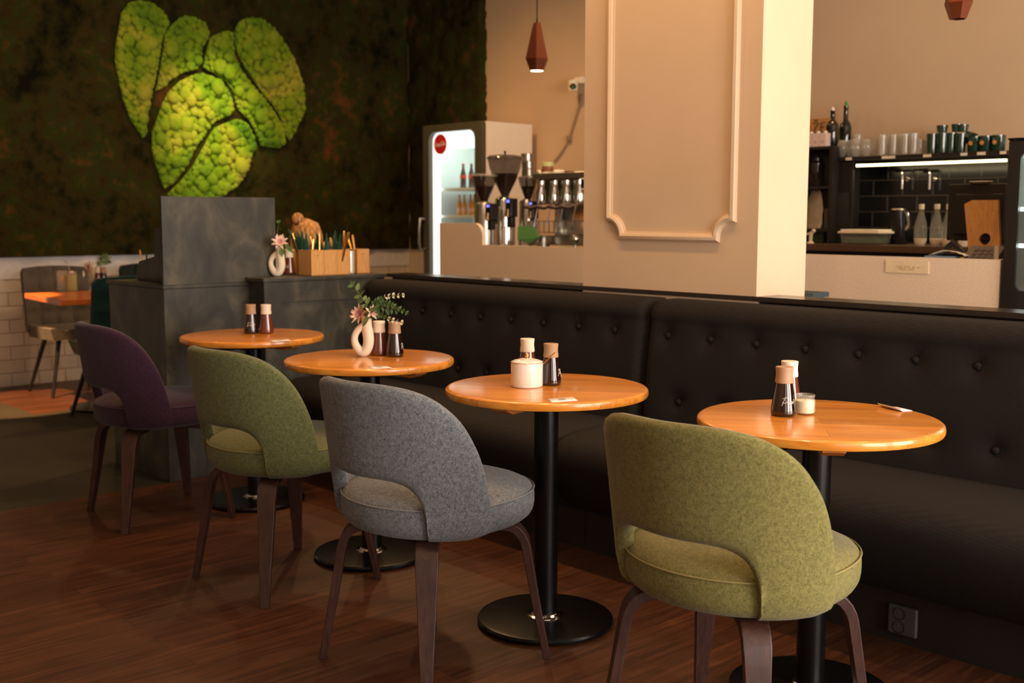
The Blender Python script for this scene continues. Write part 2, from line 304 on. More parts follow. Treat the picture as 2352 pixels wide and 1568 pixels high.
# pillar with moulding
PX0,PX1,PY0,PY1=-3.325,-2.431,3.531,3.86
struct('wall_pillar',G().box(PX0,PX1,PY0,PY1,0,H),'pillar')
def mold():
    F=lambda px,py: at(px,py,y=PY0)
    a=F(1400,480).x; b_=F(1683,480).x; zb=F(1530,543).z; zt=3.5; c=.075
    def arc(cx,cz,a0,a1): return [(cx+c*cos(R(a0+(a1-a0)*i/8)),cz+c*sin(R(a0+(a1-a0)*i/8))) for i in range(9)]
    P=[(a,(zb+c)),*arc(a,zb,90,0)[0:],*arc(b_,zb,180,90),(b_,zt),(a,zt)]
    g=G(); n=len(P); prof=[(-.019,0),(-.019,.004),(-.013,.006),(-.011,.013),(0,.019),(.011,.015),(.016,.007),(.019,.004),(.019,0)]
    rows=[]
    for i in range(n):
        p=Vector((P[i][0],P[i][1])); q=Vector((P[(i+1)%n][0],P[(i+1)%n][1])); o=Vector((P[i-1][0],P[i-1][1]))
        t1=(p-o); t2=(q-p)
        t1=t1.normalized() if t1.length>1e-6 else t2.normalized(); t2=t2.normalized() if t2.length>1e-6 else t1
        t=(t1+t2).normalized(); nn=Vector((t.y,-t.x)); k=1/max(.5,t.dot(t1))
        rows.append([(p.x+nn.x*u*k,PY0-d,p.y+nn.y*u*k) for u,d in prof])
    rows.append(rows[0]); return g.sheet(rows)
struct('trim_3',mold(),'pillar',smooth=30)
# ================= moss =================
def mossgrid(fn,U,V):
    rng=np.random.RandomState(3); nu,nv=len(U),len(V)
    h=np.zeros((nu,nv))
    for _ in range(int(420*(U[-1]-U[0])*(V[-1]-V[0])/9)):
        cu=rng.uniform(U[0],U[-1]);cv=rng.uniform(V[0],V[-1]);r=rng.uniform(.04,.16);a=rng.uniform(.006,.028)
        d=((U[:,None]-cu)**2+(V[None,:]-cv)**2)/r**2; h=np.maximum(h,a*np.clip(1-d,0,1)**.5)
    h+=rng.uniform(-.003,.004,h.shape)
    return [[fn(u,v_,h[i,j]) for j,v_ in enumerate(V)] for i,u in enumerate(U)]
zM=.962
U=np.arange(-.6,YB-.032,.03); V_=np.arange(zM,H-.02,.03)
g=G().sheet(mossgrid(lambda u,v_,h:(XL+.03+h,u,v_),U,V_)).box(XL+.001,XL+.03,-.6,YB-.03,zM,H-.02)
mk('moss_panel',g,'moss',smooth=True,fix=False,label='long dark green and brown moss panel covering the left wall around the heart emblem',cat='moss wall')
xm=-7.455; U=np.append(np.arange(XL+.045,xm-.012,.03),xm)
rng=np.random.RandomState(5)
g=G().sheet(mossgrid(lambda u,v_,h:(u+(rng.uniform(-.008,.016) if u==xm else 0),YB-.002 if u==xm else YB-.03-h,v_),U,V_))
mk('moss_panel',g,'moss',smooth=True,fix=False,label='narrow dark moss panel on the back wall between the corner and the beige plaster',cat='moss wall')
LOBES=[[(180,240),(160,330),(150,480),(180,620),(215,780),(270,930),(370,1080),(400,1050),(405,920),(440,720),(480,560),(500,420),(530,280),(580,170),(530,90),(440,20),(340,0),(260,20),(200,100)],
[(540,270),(530,380),(510,500),(490,620),(470,710),(540,680),(600,610),(700,560),(800,540),(830,480),(830,380),(890,280),(890,240),(850,170),(760,130),(700,120),(640,150),(580,210)],
[(990,250),(900,290),(870,380),(850,480),(840,530),(920,570),(1020,640),(1070,700),(1110,850),(1190,930),(1240,1010),(1270,1080),(1290,1140),(1440,1160),(1490,1110),(1480,1020),(1420,900),(1340,800),(1240,680),(1150,560),(1090,450),(1080,340),(1080,260),(1040,240)],
[(1090,230),(1090,300),(1100,390),(1160,510),(1230,620),(1310,740),(1400,840),(1450,920),(1490,1060),(1520,1100),(1570,1020),(1600,950),(1640,870),(1640,780),(1620,640),(1560,470),(1470,320),(1400,220),(1300,140),(1180,140),(1120,170)],
[(830,570),(750,590),(650,640),(570,720),(520,810),(480,930),(440,1030),(440,1180),(470,1290),(510,1420),(540,1480),(620,1420),(700,1320),(770,1180),(850,1060),(930,950),(1060,900),(1080,860),(1060,750),(1010,670),(930,600)],
[(1100,930),(1020,960),(930,1000),(880,1080),(820,1190),(760,1300),(680,1400),(600,1480),(560,1520),(700,1590),(860,1600),(1000,1530),(1120,1450),(1190,1340),(1220,1230),(1255,1160),(1240,1060),(1180,960)]]
def inside(p,poly):
    c=False;n=len(poly)
    for i in range(n):
        a=poly[i];b_=poly[i-1]
        if (a[1]>p[1])!=(b_[1]>p[1]) and p[0]<(b_[0]-a[0])*(p[1]-a[1])/(b_[1]-a[1])+a[0]: c=not c
    return c
def edist(p,poly):
    d=9
    for i in range(len(poly)):
        a=Vector(poly[i]);b_=Vector(poly[i-1]);q=Vector(p);t=max(0,min(1,(q-a).dot(b_-a)/max(1e-9,(b_-a).length_squared)));d=min(d,(a+(b_-a)*t-q).length)
    return d
heart=thing('heart_emblem','big bright green heart shaped emblem of bulging moss cushions on the moss wall','wall art',(XL+.05,4.6,2.1))
rng=random.Random(11)
for L_ in LOBES:
    poly=[tuple(at(220+a/3.409,b_/3.409,x=XL+.07))[1:] for a,b_ in L_]
    g=G(); ys=[p[0] for p in poly]; zs=[p[1] for p in poly]; pts=[]
    g.prism(poly,lambda u,v_,d:(XL+.062+d,u,v_),0,.004)
    for k in range(2600):
        p=(rng.uniform(min(ys),max(ys)),rng.uniform(min(zs),max(zs)))
        if not inside(p,poly): continue
        d=edist(p,poly); r=min(rng.choice([.028,.034,.042,.052,.066]),d+.004)
        if r<.014: continue
        if any((p[0]-q[0])**2+(p[1]-q[1])**2<(.62*(r+q[2]))**2 for q in pts): continue
        pts.append((p[0],p[1],r)); g.ball((XL+.068+r*.45,p[0],p[1]),r,12,(.5,1,rng.uniform(.85,1.15)))
    mk('moss_lobe',g,'moss_bright',heart,smooth=True,world=True,fix=False)
# ================= banquette =================
YL0=3.531; ZL=.965
mk('partition_ledge',G().box(-4.741,.2,YL0-.003,PY0,ZL-.018,ZL).box(-4.741,PX0-.002,PY0,YL0+.15,ZL-.018,ZL).box(PX1+.002,.2,PY0,YL0+.15,ZL-.018,ZL),'worktop',label='long thin dark ledge running along the top of the button-back bench',cat='ledge')
mk('partition_wall',G().box(-4.72,PX0-.002,YL0+.02,YL0+.13,0,ZL-.02).box(PX1+.002,.18,YL0+.02,YL0+.13,0,ZL-.02),'black_panel',label='dark low partition standing behind the bench and the pillar',cat='partition')
p_=at(1880,672,y=3.90)
mk('pillar_shelf',G().box(-3.3,p_.x,PY1+.002,PY1+.12,ZL-.02,p_.z),mat('bluegrey_board',S(56,70,76),.5),bevel=.002,label='short blue grey shelf board sticking out behind the pillar foot',cat='shelf')
def backpanel(x0,x1,bx,name,label,extra):
    # outline (y,z) front face from the seat up, softly rounded top and side ends, dimpled at the buttons
    t=thing(name,label,'bench',((x0+x1)/2,3.4,0),group=None)
    nx=int((x1-x0)/.0255); xs=[x0+(x1-x0)*i/nx for i in range(nx+1)]
    zs=[.40+.0245*i for i in range(20)]
    prof=[(z,3.325+.055*(z-.4)/.5) for z in zs]+[(.88,3.372),(.90,3.378),(.915,3.388),(.928,3.402),(.936,3.42),(.940,3.445),(.940,3.52)]
    bt=[(x,.805) for x in bx[0]]+[(x,.556) for x in bx[1]]
    rows=[]
    for z,y in prof:
        row=[]
        for x in xs:
            e=min(x-x0,x1-x); q=.035*(1-min(1,max(0,e)/.035))**2
            d=0
            for u,v_ in bt:
                rr=math.hypot(x-u,(z-v_)*1.0)
                if rr<.11: d+=.020*math.exp(-(rr/.026)**2)+.007*math.exp(-(rr/.06)**2)
            row.append((x,min(y+q+d-.006*math.sin(PI*min(1,max(0,(z-.45)/.45))) ,3.525),z-(q*.4 if z>.9 else 0)))
        rows.append(row)
    g=G().sheet(rows)
    for i in (0,-1): g.add([r_[i] for r_ in rows]+[(xs[i],3.52,.40)],[tuple(range(len(rows)+1))])
    mk('backrest_cushion',g,'weave',t,smooth=50,world=True)
    for u,v_ in bt:
        g=G(); T=Matrix.Translation((u,3.325+.055*(v_-.4)/.5+.012,v_))@Matrix.Rotation(R(90),4,'X')
        g.lathe([(.0001,.008),(.006,.0075),(.010,.005),(.0115,.0015),(.0115,-.006)],n=16,T=T); mk('button',g,'weave',t,smooth=True,world=True)
    # seat cushion
    sp=[(3.34,.455),(3.25,.468),(3.10,.474),(2.98,.470),(2.90,.458),(2.855,.435),(2.835,.40),(2.835,.35),(2.86,.29),(2.90,.235),(2.95,.19),(3.0,.165),(3.04,.155),(3.34,.155)]
    ns=max(8,int((x1-x0)/.1)); xx=[x0+.001,x0+.008,x0+.02]+[x0+.02+(x1-x0-.04)*i/ns for i in range(1,ns)]+[x1-.02,x1-.008,x1-.001]
    rows=[]
    for x in xx:
        e=min(x-x0,x1-x); q=.016*(1-min(1,e/.02))**2
        rows.append([(x,y+(q if y<3.2 and z>.16 else 0),z-(q*.7 if z>.3 else 0)) for y,z in sp])
    g=G().sheet(rows)
    for i in (0,-1): g.add(rows[i],[tuple(range(len(sp)))])
    mk('seat_cushion',g,'weave',t,smooth=50,world=True)
    mk('toe_panel',G().box(x0,x1,3.037,3.34,.0,.156),'black_panel',t,world=True)
    return t
XS=-2.836
backpanel(-4.735,XS-.002,([-4.254-.205,-4.254,-4.039,-3.83,-3.622,-3.417,-3.207,-3.005],[-4.35,-4.15,-3.955,-3.756,-3.55,-3.345,-3.14,-2.95]),'banquette_section','left dark button-back bench section running into the corner behind the far tables',0)
backpanel(XS+.002,.1,([-2.73+.2033*k for k in range(14)],[-2.65+.2033*k for k in range(13)]),'banquette_section','right dark button-back bench section behind the nearest table with wall socket below',0)
# socket
a=at(2045,1381,y=3.036); b_=at(2109,1466,y=3.036)
t=thing('power_socket','dark grey double power socket on the bench toe panel near the floor','socket',((a.x+b_.x)/2,3.036,(a.z+b_.z)/2))
w2=(b_.x-a.x)/2; h2=(a.z-b_.z)/2
mk('cover_plate',G().box(-w2,w2,-.016,0,-h2,h2),'dark_socket',t,bevel=.006)
for s in (1,-1):
    T=Matrix.Translation((-.008,-.0165,s*h2*.46))@Matrix.Rotation(R(90),4,'X')
    o=mk('socket_well',G().lathe([(.0185,.001),(.0175,0.0012),(.0165,-.004),(.0001,-.004)],n=28,cap=False,T=T),'black',t,smooth=True)
    mk('earth_pin',G().lathe([(.002,-.004),(.002,.003),(.0001,.004)],n=10,T=Matrix.Translation((0,0,.004))@T),'chrome',o,smooth=True)
# ================= divider =================
t=thing('divider_cabinet','dark stained plywood divider cabinet behind the leftmost table','cabinet',(XD-.3,2.6,0))
mk('cabinet_body',G().box(-5.53,XD,2.369,2.9,0,.922),'black_ply',t,world=True,bevel=.002)
mk('cabinet_top',G().box(-5.56,XD+.001,2.366,2.9,.923,.94),'black_ply',t,world=True,bevel=.002)
mk('divider_screen',G().box(XD-.02,XD,2.37,2.972,.941,1.355),'black_ply',bevel=.001,label='tall upright dark plywood screen standing on the divider cabinet',cat='screen')
P1=[at(px,py,y=2.47) for px,py in ((262,638),(263,590),(318,566) ,(353,545),(353,525))]
za=at(353,525,y=2.47); zb=at(354,589,y=2.47); zc=at(314,613,y=2.47)
mk('divider_wing',G().prism([(zc.x+.0,.9405),(zc.x,zc.z),(zc.x+.03,zc.z+.03),(zb.x,zb.z),(za.x,za.z),(XD-.021,za.z),(XD-.021,.9405)],lambda u,v_,d:(u,2.47+d,v_),0,.018),'black_ply',label='stepped dark wing panel behind the tall screen on the divider cabinet',cat='panel')
# low ledge cabinet, bench corner
t=thing('ledge_cabinet','dark panelled low cabinet carrying the cutlery boxes, in the bench corner','cabinet',(-4.85,3.15,0))
xb=-4.741
mk('cabinet_body',G().box(-4.916,xb-.022,2.815,3.53,0,.945).box(-5.12,-4.9165,2.91,3.53,0,.945),'black_ply',t,world=True)
mk('cabinet_top',G().box(-4.94,xb,2.795,3.528,.946,ZL-.001).box(-5.14,-4.9405,2.905,3.528,.946,ZL-.001),'black_ply',t,world=True,bevel=.002)
g=G(); x0=xb-.021; x1=xb-.006
g.box(x0,x1,2.80,2.90,0,.944).box(x0,x1,2.90,3.33,.845,.944).box(x0-.008,x1-.010,2.90,3.33,0,.845)
mk('front_panel',g,'black_ply',t,world=True)
# ================= stools and tables =================
def woodchair(): pass
GR=[0,0,0,0]
TC=[(-4.33622,2.49467),(-3.32779,2.39504),(-2.39415,2.38401),(-1.53835,2.52438)]
TL=['round oak table farthest left with two seasoning bottles, beside the divider cabinet','round oak table carrying the donut shaped vase of flowers','round oak table carrying the white sugar bowl','nearest round oak table carrying the candle jar']
BAR=[14,8,-76,-50]; GRAIN=[25,20,25,27]
TR=.3104; PR=.0372; BR=.2132
for i,(x,y) in enumerate(TC):
    t=thing('round_table',TL[i],'table',(x,y,0),0,'round cafe tables along the bench')
    o=mk('tabletop',G().lathe([(.0001,.7195),(TR-.008,.7195),(TR-.003,.7215),(TR-.0005,.726),(TR,.734),(TR-.0015,.7405),(TR-.006,.7443),(TR-.012,.745),(.0001,.745)],n=128),'oak',t,smooth=35,fix=True)
    o.rotation_euler.z=-R(GRAIN[i])
    T=Matrix.Rotation(R(BAR[i]),4,'Z'); L2=.262
    g=G().prism([(-L2,.719),(-L2,.708),(-L2+.03,.695),(L2-.03,.695),(L2,.708),(L2,.719)],lambda u,v_,d:tuple(T@Vector((u,d,v_))),-.028,.028)
    mk('batten',g,'oak_side',t,bevel=.002)
    mk('pole',G().lathe([(PR,.02),(PR,.694)],n=40),'cast',t,smooth=40)
    mk('top_plate',G().box(-.11,.11,-.11,.11,.6935,.695).box(-.02,.02,-.2,.2,.688,.694),'cast',t)
    mk('base_plate',G().lathe([(.0001,.004),(BR-.006,.004),(BR-.001,.007),(BR,.014),(BR-.004,.0205),(BR-.02,.0225),(.0001,.0255)],n=96),'cast',t,smooth=35)
    mk('collar',G().lathe([(.058,.024),(.056,.027),(.046,.029),(.0435,.034),(.040,.036),(PR,.036)],n=40,cap=False),'chrome',t,smooth=30)
    for k in range(3):
        a=2*PI*k/3+1.9; mk('foot',G().lathe([(.012,0),(.012,.005)],c=(.185*cos(a),.185*sin(a),0),n=14),'black',t)
# chair (outer shell fitted to the photo's outlines)
SH=dict(a0=.276,a1=.0985,b0=.2195,b1=.136,m=1.0955,te=95.3,H=.8347,p=3.73,q=.893,th=46.2,zh=.575,p2=5.72,q2=.408,zb=.4066,dy=-.0419)
def shp(th,z,d=0):
    d+=.024*max(0,(.452-z)/.047)**2
    A=SH['a0']+SH['a1']*(z-.45)-d; B=SH['b0']+SH['b1']*(z-.45)-d; s,c=sin(th),cos(th); e=SH['m']
    return (A*math.copysign(abs(s)**e,s),-B*math.copysign(abs(c)**e,c)+SH['dy'])
def zt(th): return SH['zb']+(SH['H']-SH['zb'])*(1-min(abs(math.degrees(th))/SH['te'],1)**SH['p']+1e-9)**SH['q']
def zh(th):
    u=abs(math.degrees(th))/SH['th']; e_=max(0,(abs(math.degrees(th))-78)/17)
    if e_>0: return SH['zb']+.016*e_*e_
    return SH['zb'] if u>=1 else SH['zb']+(SH['zh']-SH['zb'])*(1-u**SH['p2'])**SH['q2']
def shellmesh():
    th=[38*i/16 for i in range(16)]+[38+(46.18-38)*(1-(1-i/14)**2) for i in range(15)]+[46.5+(95-46.5)*(1-(1-i/26)**1.6) for i in range(27)]
    th=[-a for a in th[::-1]][:-1]+th; N=26; rows=[]
    for a in th:
        a=R(a); z0=zh(a); z1=max(zt(a),z0+.004); h=z1-z0
        T=.042*min(1,(1-abs(math.degrees(a))/96)*8+.15); r=min(T/2,h/2); row=[]
        for k in range(N):
            if k<9: d=0; z=z0+r+(h-2*r)*k/8
            elif k<13: q=PI*(k-8)/5; d=T/2-T/2*cos(q); z=z1-r+r*sin(q)
            elif k<22: d=T; z=z1-r-(h-2*r)*(k-13)/8
            else: q=PI*(k-21)/5; d=T/2+T/2*cos(q); z=z0+r-r*sin(q)
            x,y=shp(a,z,d); row.append((x,y,z))
        rows.append(row)
    g=G().sheet(rows,close=True)
    for i in (0,len(rows)-1): g.add(rows[i],[tuple(range(N))])
    return g
def seatring(ins,z,n=64):
    v=[]
    for k in range(n):
        a=2*PI*k/n; s,c=sin(a),cos(a); e=.86 if c<0 else 1.0
        A=.262-ins; B=(.300 if c<0 else .249)-ins
        v.append((A*math.copysign(abs(s)**e,s),-B*math.copysign(abs(c)**e,c)-.0,z))
    return v
def seatmesh():
    rows=[seatring(i,z) for i,z in ((.2,.401),(.07,.403),(.04,.407),(.022,.414),(.010,.424),(.003,.437),(0,.455),(0,.478),(.002,.490),(.006,.4965),(.012,.503),(.03,.512),(.07,.520),(.13,.525),(.22,.527))]
    g=G().sheet(rows,close=True); g.add(rows[0],[tuple(range(64))]); g.add(rows[-1],[tuple(range(64))]); return g
def legmesh(ax,ay):
    D=Vector((ax,ay,0)); rf=D.length; D.normalize(); Tn=Vector((-D.y,D.x,0))
    P=[(rf,0),(rf-.035,.18),(rf-.058,.315),(rf-.0615,.334),(rf-.067,.352),(rf-.0755,.368),(rf-.087,.381),(rf-.101,.389),(rf-.118,.393),(rf-.15,.394),(.06,.394)]
    W=[.0145,.0225,.029,.030,.031,.031,.031,.031,.031,.031,.03]; TH=[.010,.0115,.0125,.0125,.0125,.0125,.0125,.012,.012,.0115,.011]
    rows=[]
    for i,(r_,z) in enumerate(P):
        a=Vector(P[max(0,i-1)]); b_=Vector(P[min(len(P)-1,i+1)]); t=(b_-a).normalized(); n=Vector((t.y,-t.x))*TH[i]
        if i==0: n=Vector((.010,0))
        row=[]
        for s,u in ((1,1),(1,-1),(-1,-1),(-1,1)):
            q=D*(r_+n.x*s)+Vector((0,0,z+n.y*s))+Tn*W[i]*u; row.append(tuple(q))
        rows.append(row)
    g=G().sheet(rows,close=True); g.add(rows[0],[(0,1,2,3)]); g.add(rows[-1],[(0,1,2,3)]); return g
meshes={}
def chair(loc,rz,fab,label):
    t=thing('upholstered_chair',label,'chair',loc,rz,'upholstered chairs facing the bench')
    first=not meshes
    def part(nm_,gf,mt,**k):
        if first or nm_ not in meshes:
            o=mk(nm_.split(':')[0],gf(),mt,t,**k); meshes[nm_]=o.data
        else:
            d=meshes[nm_].copy(); d.materials.clear(); d.materials.append(M[mt]); o=bpy.data.objects.new(nm_.split(':')[0],d); C.objects.link(o); o.parent=t
            if k.get('bevel'): md=o.modifiers.new('bevel','BEVEL'); md.width=k['bevel']; md.segments=3; md.limit_method='ANGLE'; md.angle_limit=R(40)
        return o
    part('backrest',shellmesh,fab,smooth=60); s=part('seat',seatmesh,fab,smooth=60)
    def pip():
        v=seatring(.001,.4955,96); return G().tube(v+[v[0]],.0022,6,cap=False)
    if 'piping' not in meshes: o=mk('piping',pip(),'pip_'+fab,s,smooth=True); meshes['piping']=o.data
    else:
        d=meshes['piping'].copy(); d.materials.clear(); d.materials.append(M['pip_'+fab]); o=bpy.data.objects.new('piping',d); C.objects.link(o); o.parent=s
    for k,(ax,ay) in enumerate(((-.222,-.222),(.222,-.222),(-.247,.222),(.247,.222))): part('leg:%d'%k,lambda ax=ax,ay=ay:legmesh(ax,ay),'leg_wood',bevel=.002,smooth=30)
chair((-2.42,1.949,0),R(3.4),'fab_grey','grey upholstered chair with open lower back, facing the sugar bowl table')
chair((-3.331,2.021,0),R(1.7),'fab_green','dark green chair with open lower back between the purple and grey chairs')
chair((-1.489,2.104,0),R(1.9),'fab_olive','nearest olive green upholstered chair in front of the candle jar table')
chair((-4.425,2.08,0),R(-5.5),'fab_purple','purple upholstered chair at the far left end of the row')
# ================= table things =================
def curvestroke(g,strokes,fn,r):
    for s in strokes:
        P=[]
        for i in range(len(s)-1):   # resample
            for k in range(4): P.append(tuple(s[i][j]+(s[i+1][j]-s[i][j])*k/4 for j in (0,1)))
        P.append(s[-1]); g.tube([fn(*p) for p in P],r,5)
PEPR=[[(600,1100),(640,1010),(670,950),(700,900)],[(630,925),(665,900),(700,888),(770,890),(812,905),(818,930),(795,965),(740,1005),(700,1025),(660,1035),(620,1010)],
[(785,1042),(830,1025),(852,1000),(848,985),(825,985),(795,1010),(780,1040),(795,1058),(830,1052),(855,1035)],[(890,985),(872,1030),(835,1095),(800,1145)],[(882,1005),(905,992),(915,1010),(898,1040),(870,1055)],
[(948,992),(935,1030),(922,1062)],[(935,1025),(955,1002),(975,1000)],[(935,950),(948,968),(972,945)]]
SUL=[[(720,905),(690,890),(655,905),(650,940),(685,970),(690,1010),(660,1045),(615,1045),(600,1020)],[(745,985),(735,1035),(755,1050),(785,1030),(795,990),(790,1040),(805,1052)],[(765,950),(772,935),(785,935),(792,950),(782,962),(768,960),(765,950)],[(870,880),(850,950),(835,1020),(840,1050),(865,1045)]]
BP=[(.0001,0),(.0285,0),(.0325,.003),(.0332,.009),(.0325,.018),(.0225,.083),(.0222,.086),(.0001,.087)]
CP=[(.0001,.0862),(.0228,.0862),(.0233,.089),(.0231,.094),(.0218,.104),(.0216,.110),(.0226,.122),(.0230,.1268),(.0224,.1282),(.0001,.1290)]
def shaker(kind,loc,label,ta):
    nmk='pepper_mill' if kind=='pepper' else 'salt_mill'
    t=thing(nmk,label,'shaker',loc,0,'seasoning bottles on the tables')
    b_=mk('bottle_body',G().lathe(BP,n=48),'brown_glass' if kind=='pepper' else 'salt_glass',t,smooth=50)
    mk('cap',G().lathe(CP,n=48),'cap_tan' if kind=='pepper' else 'cap_cream',t,smooth=35)
    g=G(); k=9.9e-5
    def fn(px,py):
        x=(px-775)*k; z=.0315+(1080-py)*k; r=.0325+(z-.018)*(.0225-.0325)/.065+.0003; a=ta+x/r
        return (r*cos(a),r*sin(a),z)
    curvestroke(g,PEPR if kind=='pepper' else SUL,fn,.0005)
    mk('lettering',g,'white_print',b_,smooth=True)
    return t
def tocam(l): return math.atan2(-l[1],-l[0])
ZT=.7452
def onT(px,py): v=at(px,py,z=ZT); return (v.x,v.y,ZT)
SH_=[('pepper',onT(577,765),'pepper bottle with tan cap on the farthest left round table',-.05),('salt',onT(612,765),'salt bottle with cream cap on the farthest left round table',-2.4),
('salt',onT(871,815),'salt bottle with cream cap beside the donut vase',-2.6),('pepper',onT(907,818),'pepper bottle with tan cap right of the donut vase',1.5),
('salt',onT(1211,868),'salt bottle with cream cap half hidden behind the white sugar bowl',2.8),('pepper',onT(1265,883),'pepper bottle with tan cap behind the gold spoon of the sugar bowl',1.45),
('pepper',onT(1799,953),'nearest pepper bottle with tan cap and white script, beside the candle jar',.42),('salt',onT(1811,936),'salt bottle with cream cap tucked behind the nearest pepper bottle',2.8)]
for k,l,lb,ta in SH_: shaker(k,l,lb,tocam(l)+ta)
v=at(665,629.5,z=ZL+.0005); shaker('salt',(v.x,v.y,ZL+.0005),'salt bottle on the ledge between the ledge vase and the cutlery boxes',tocam(v)-.45)
# sugar bowl
l=onT(1210,887)
t=thing('sugar_bowl','white porcelain sugar bowl with gold knob lid and spoon','bowl',l)
r=.0492
mk('bowl_body',G().lathe([(.0001,0),(r-.004,0),(r-.001,.002),(r,.006),(r,.07),(r-.001,.0745),(r-.004,.0745),(r-.004,.05),(.0001,.05)],n=64),'porcelain',t,smooth=40)
o=mk('lid',G().lathe([(r-.0005,.0752),(r,.0768),(r-.002,.0785),(r-.012,.082),(.02,.0862),(.006,.0875),(.0001,.0875)],n=64),'porcelain',t,smooth=40)
mk('gold_rim',G().tube([((r+.0001)*cos(2*PI*i/64),(r+.0001)*sin(2*PI*i/64),.0756) for i in range(65)],.0008,6,cap=False),'gold',o,smooth=True)
g=G().lathe([(.007,.0870),(.0055,.089),(.0045,.0915),(.0001,.0915)],n=20).ball((0,0,.0965),.0072,16); mk('knob',g,'gold',o,smooth=True)
a=at(1247,836,x=l[0]+.03); b_=at(1276,809,x=l[0]+.05); A=Vector(a)-Vector(l); B=Vector(b_)-Vector(l)
mk('spoon',G().tube([A-(B-A)*.25,A,B],[.0016,.0018,.0022],8,flat=.6),'gold',t,smooth=True)
# candle jar
l=onT(1848,950)
t=thing('candle_jar','small ribbed glass jar with cream candle on the nearest table','candle',l)
g=G(); n=96; rows=[]
for rr,z in ((.018,.0005),(.0235,.001),(.026,.004),(.0268,.008),(.0268,.037),(.0255,.0405),(.0235,.043),(.0245,.045),(.0262,.0465),(.0262,.0515),(.0255,.0525),(.0238,.0525),(.0235,.045),(.0225,.043),(.0245,.038),(.0250,.006),(.018,.004)):
    rows.append([((rr+(.0006*cos(24*2*PI*k/n) if .006<z<.038 and rr>.026 else 0))*cos(2*PI*k/n),(rr+(.0006*cos(24*2*PI*k/n) if .006<z<.038 and rr>.026 else 0))*sin(2*PI*k/n),z) for k in range(n)])
mk('glass_jar',g.sheet(rows,close=True),'clear',t,smooth=50,fix=False)
mk('wax',G().lathe([(.0001,.0045),(.0235,.0045),(.0242,.007),(.0242,.036),(.023,.0365),(.0001,.0355)],n=48),'wax',t,smooth=40)
mk('wick',G().tube([(0,0,.035),(.001,0,.041)],.0007,6),'ink',t)
# cards
for i,(L_,lb) in enumerate(zip([((1257,916),(1315,912),(1327,921),(1266,924)),((2015,933),(2060,934.5),(2096,943),(2067,946)),((845,841),(888,841),(900,846),(855,847)),((617,781),(662,779),(668,783),(625,785))],['small white card in front of the sugar bowl','small curled white card at the bench side of the nearest table','small white card in front of the donut vase','small white card in front of the bottles on the farthest left table'])):
    P=[onT(*p) for p in L_]; c=sum((Vector(p) for p in P),Vector())/4; c.z=ZT
    Q=[Vector(p)-c for p in P]; rows=[]
    for u in np.linspace(0,1,9):
        row=[]
        for w_ in (0,1):
            q=(Q[0]*(1-u)+Q[1]*u)*(1-w_)+(Q[3]*(1-u)+Q[2]*u)*w_; q.z=.0006+(.009*max(0,(.22-u)/.22)**1.5 if i==1 else .001*u); row.append(tuple(q))
        rows.append(row)
    g=G().sheet(rows); g.add([(p[0],p[1],p[2]+.0005) for r_ in rows for p in r_],[]); 
    o=mk('table_card',g,'paper',smooth=True,fix=False,label=lb,cat='card',group='cards on the round tables'); o.location=c
    md=o.modifiers.new('s','SOLIDIFY'); md.thickness=.0005
    g=G()
    for k in range(3):
        a=Q[0]*.45+Q[1]*.25+Q[2]*.1+Q[3]*.2; e=(Q[1]-Q[0])*.28; f=(Q[3]-Q[0])*.16
        s=a+f*k*1.2; g.sheet([[tuple(Vector((s.x,s.y,.0025))),tuple(Vector((s.x,s.y,.0025))+f*.3)],[tuple(Vector((s.x,s.y,.0025))+e),tuple(Vector((s.x,s.y,.0025))+e+f*.3)]])
    mk('print',g,'ink',o,fix=False)
# ---- vase, flowers ----
def vase(l,label,ry):
    """donut vase, drawn in a vertical plane: u to the right, w up"""
    t=thing('donut_vase',label,'vase',l,ry)
    P=[(.016,.147,.0195),(.016,.132,.0192),(.0165,.112,.0200),(.0195,.092,.0205),(.0225,.070,.0202),(.022,.048,.0198),(.015,.026,.0190),(.002,.0155,.0185),(-.013,.022,.0170),(-.0245,.041,.0145),(-.0295,.060,.0128),(-.027,.080,.0122),(-.017,.097,.0125),(-.004,.109,.0130),(.009,.118,.0130)]
    g=G(); pts=[Vector((u,0,w_)) for u,w_,_ in P]; rr=[r for _,_,r in P]
    # smooth resample
    Q=[];W=[]
    for i in range(len(P)-1):
        p0,p1,p2,p3=[pts[max(0,min(len(P)-1,i+k))] for k in (-1,0,1,2)]
        for s in np.linspace(0,1,5)[:-1]:
            Q.append(.5*((2*p1)+(-p0+p2)*s+(2*p0-5*p1+4*p2-p3)*s*s+(-p0+3*p1-3*p2+p3)*s**3)); W.append(rr[i]*(1-s)+rr[i+1]*s)
    Q.append(pts[-1]);W.append(rr[-1])
    g.tube(Q,W,24,cap=False); g.v=[(x_,y_,max(z_,.0)) for x_,y_,z_ in g.v]; g.lathe([(.0165,.1468),(.0155,.13)],c=(.016,0,0),n=24,cap=False); g.lathe([(.016,.128),(.0001,.128)],c=(.016,0,0),n=24)
    mk('vase_body',g,'ceramic',t,smooth=60); return t
def leafgeo(g,base,tip,wd,up,mi=0,curl=.15):
    b_=Vector(base);e=Vector(tip);d=e-b_;Ln=d.length;s=d.cross(Vector(up)).normalized();n=s.cross(d).normalized(); rows=[]
    for u in np.linspace(0,1,7):
        w_=wd*sin(PI*min(.98,max(.03,u))**.85); c=b_+d*u+n*(-curl*Ln*u*u)
        rows.append([tuple(c-s*w_+n*w_*.25),tuple(c),tuple(c+s*w_+n*w_*.25)])
    g.sheet(rows,mi)
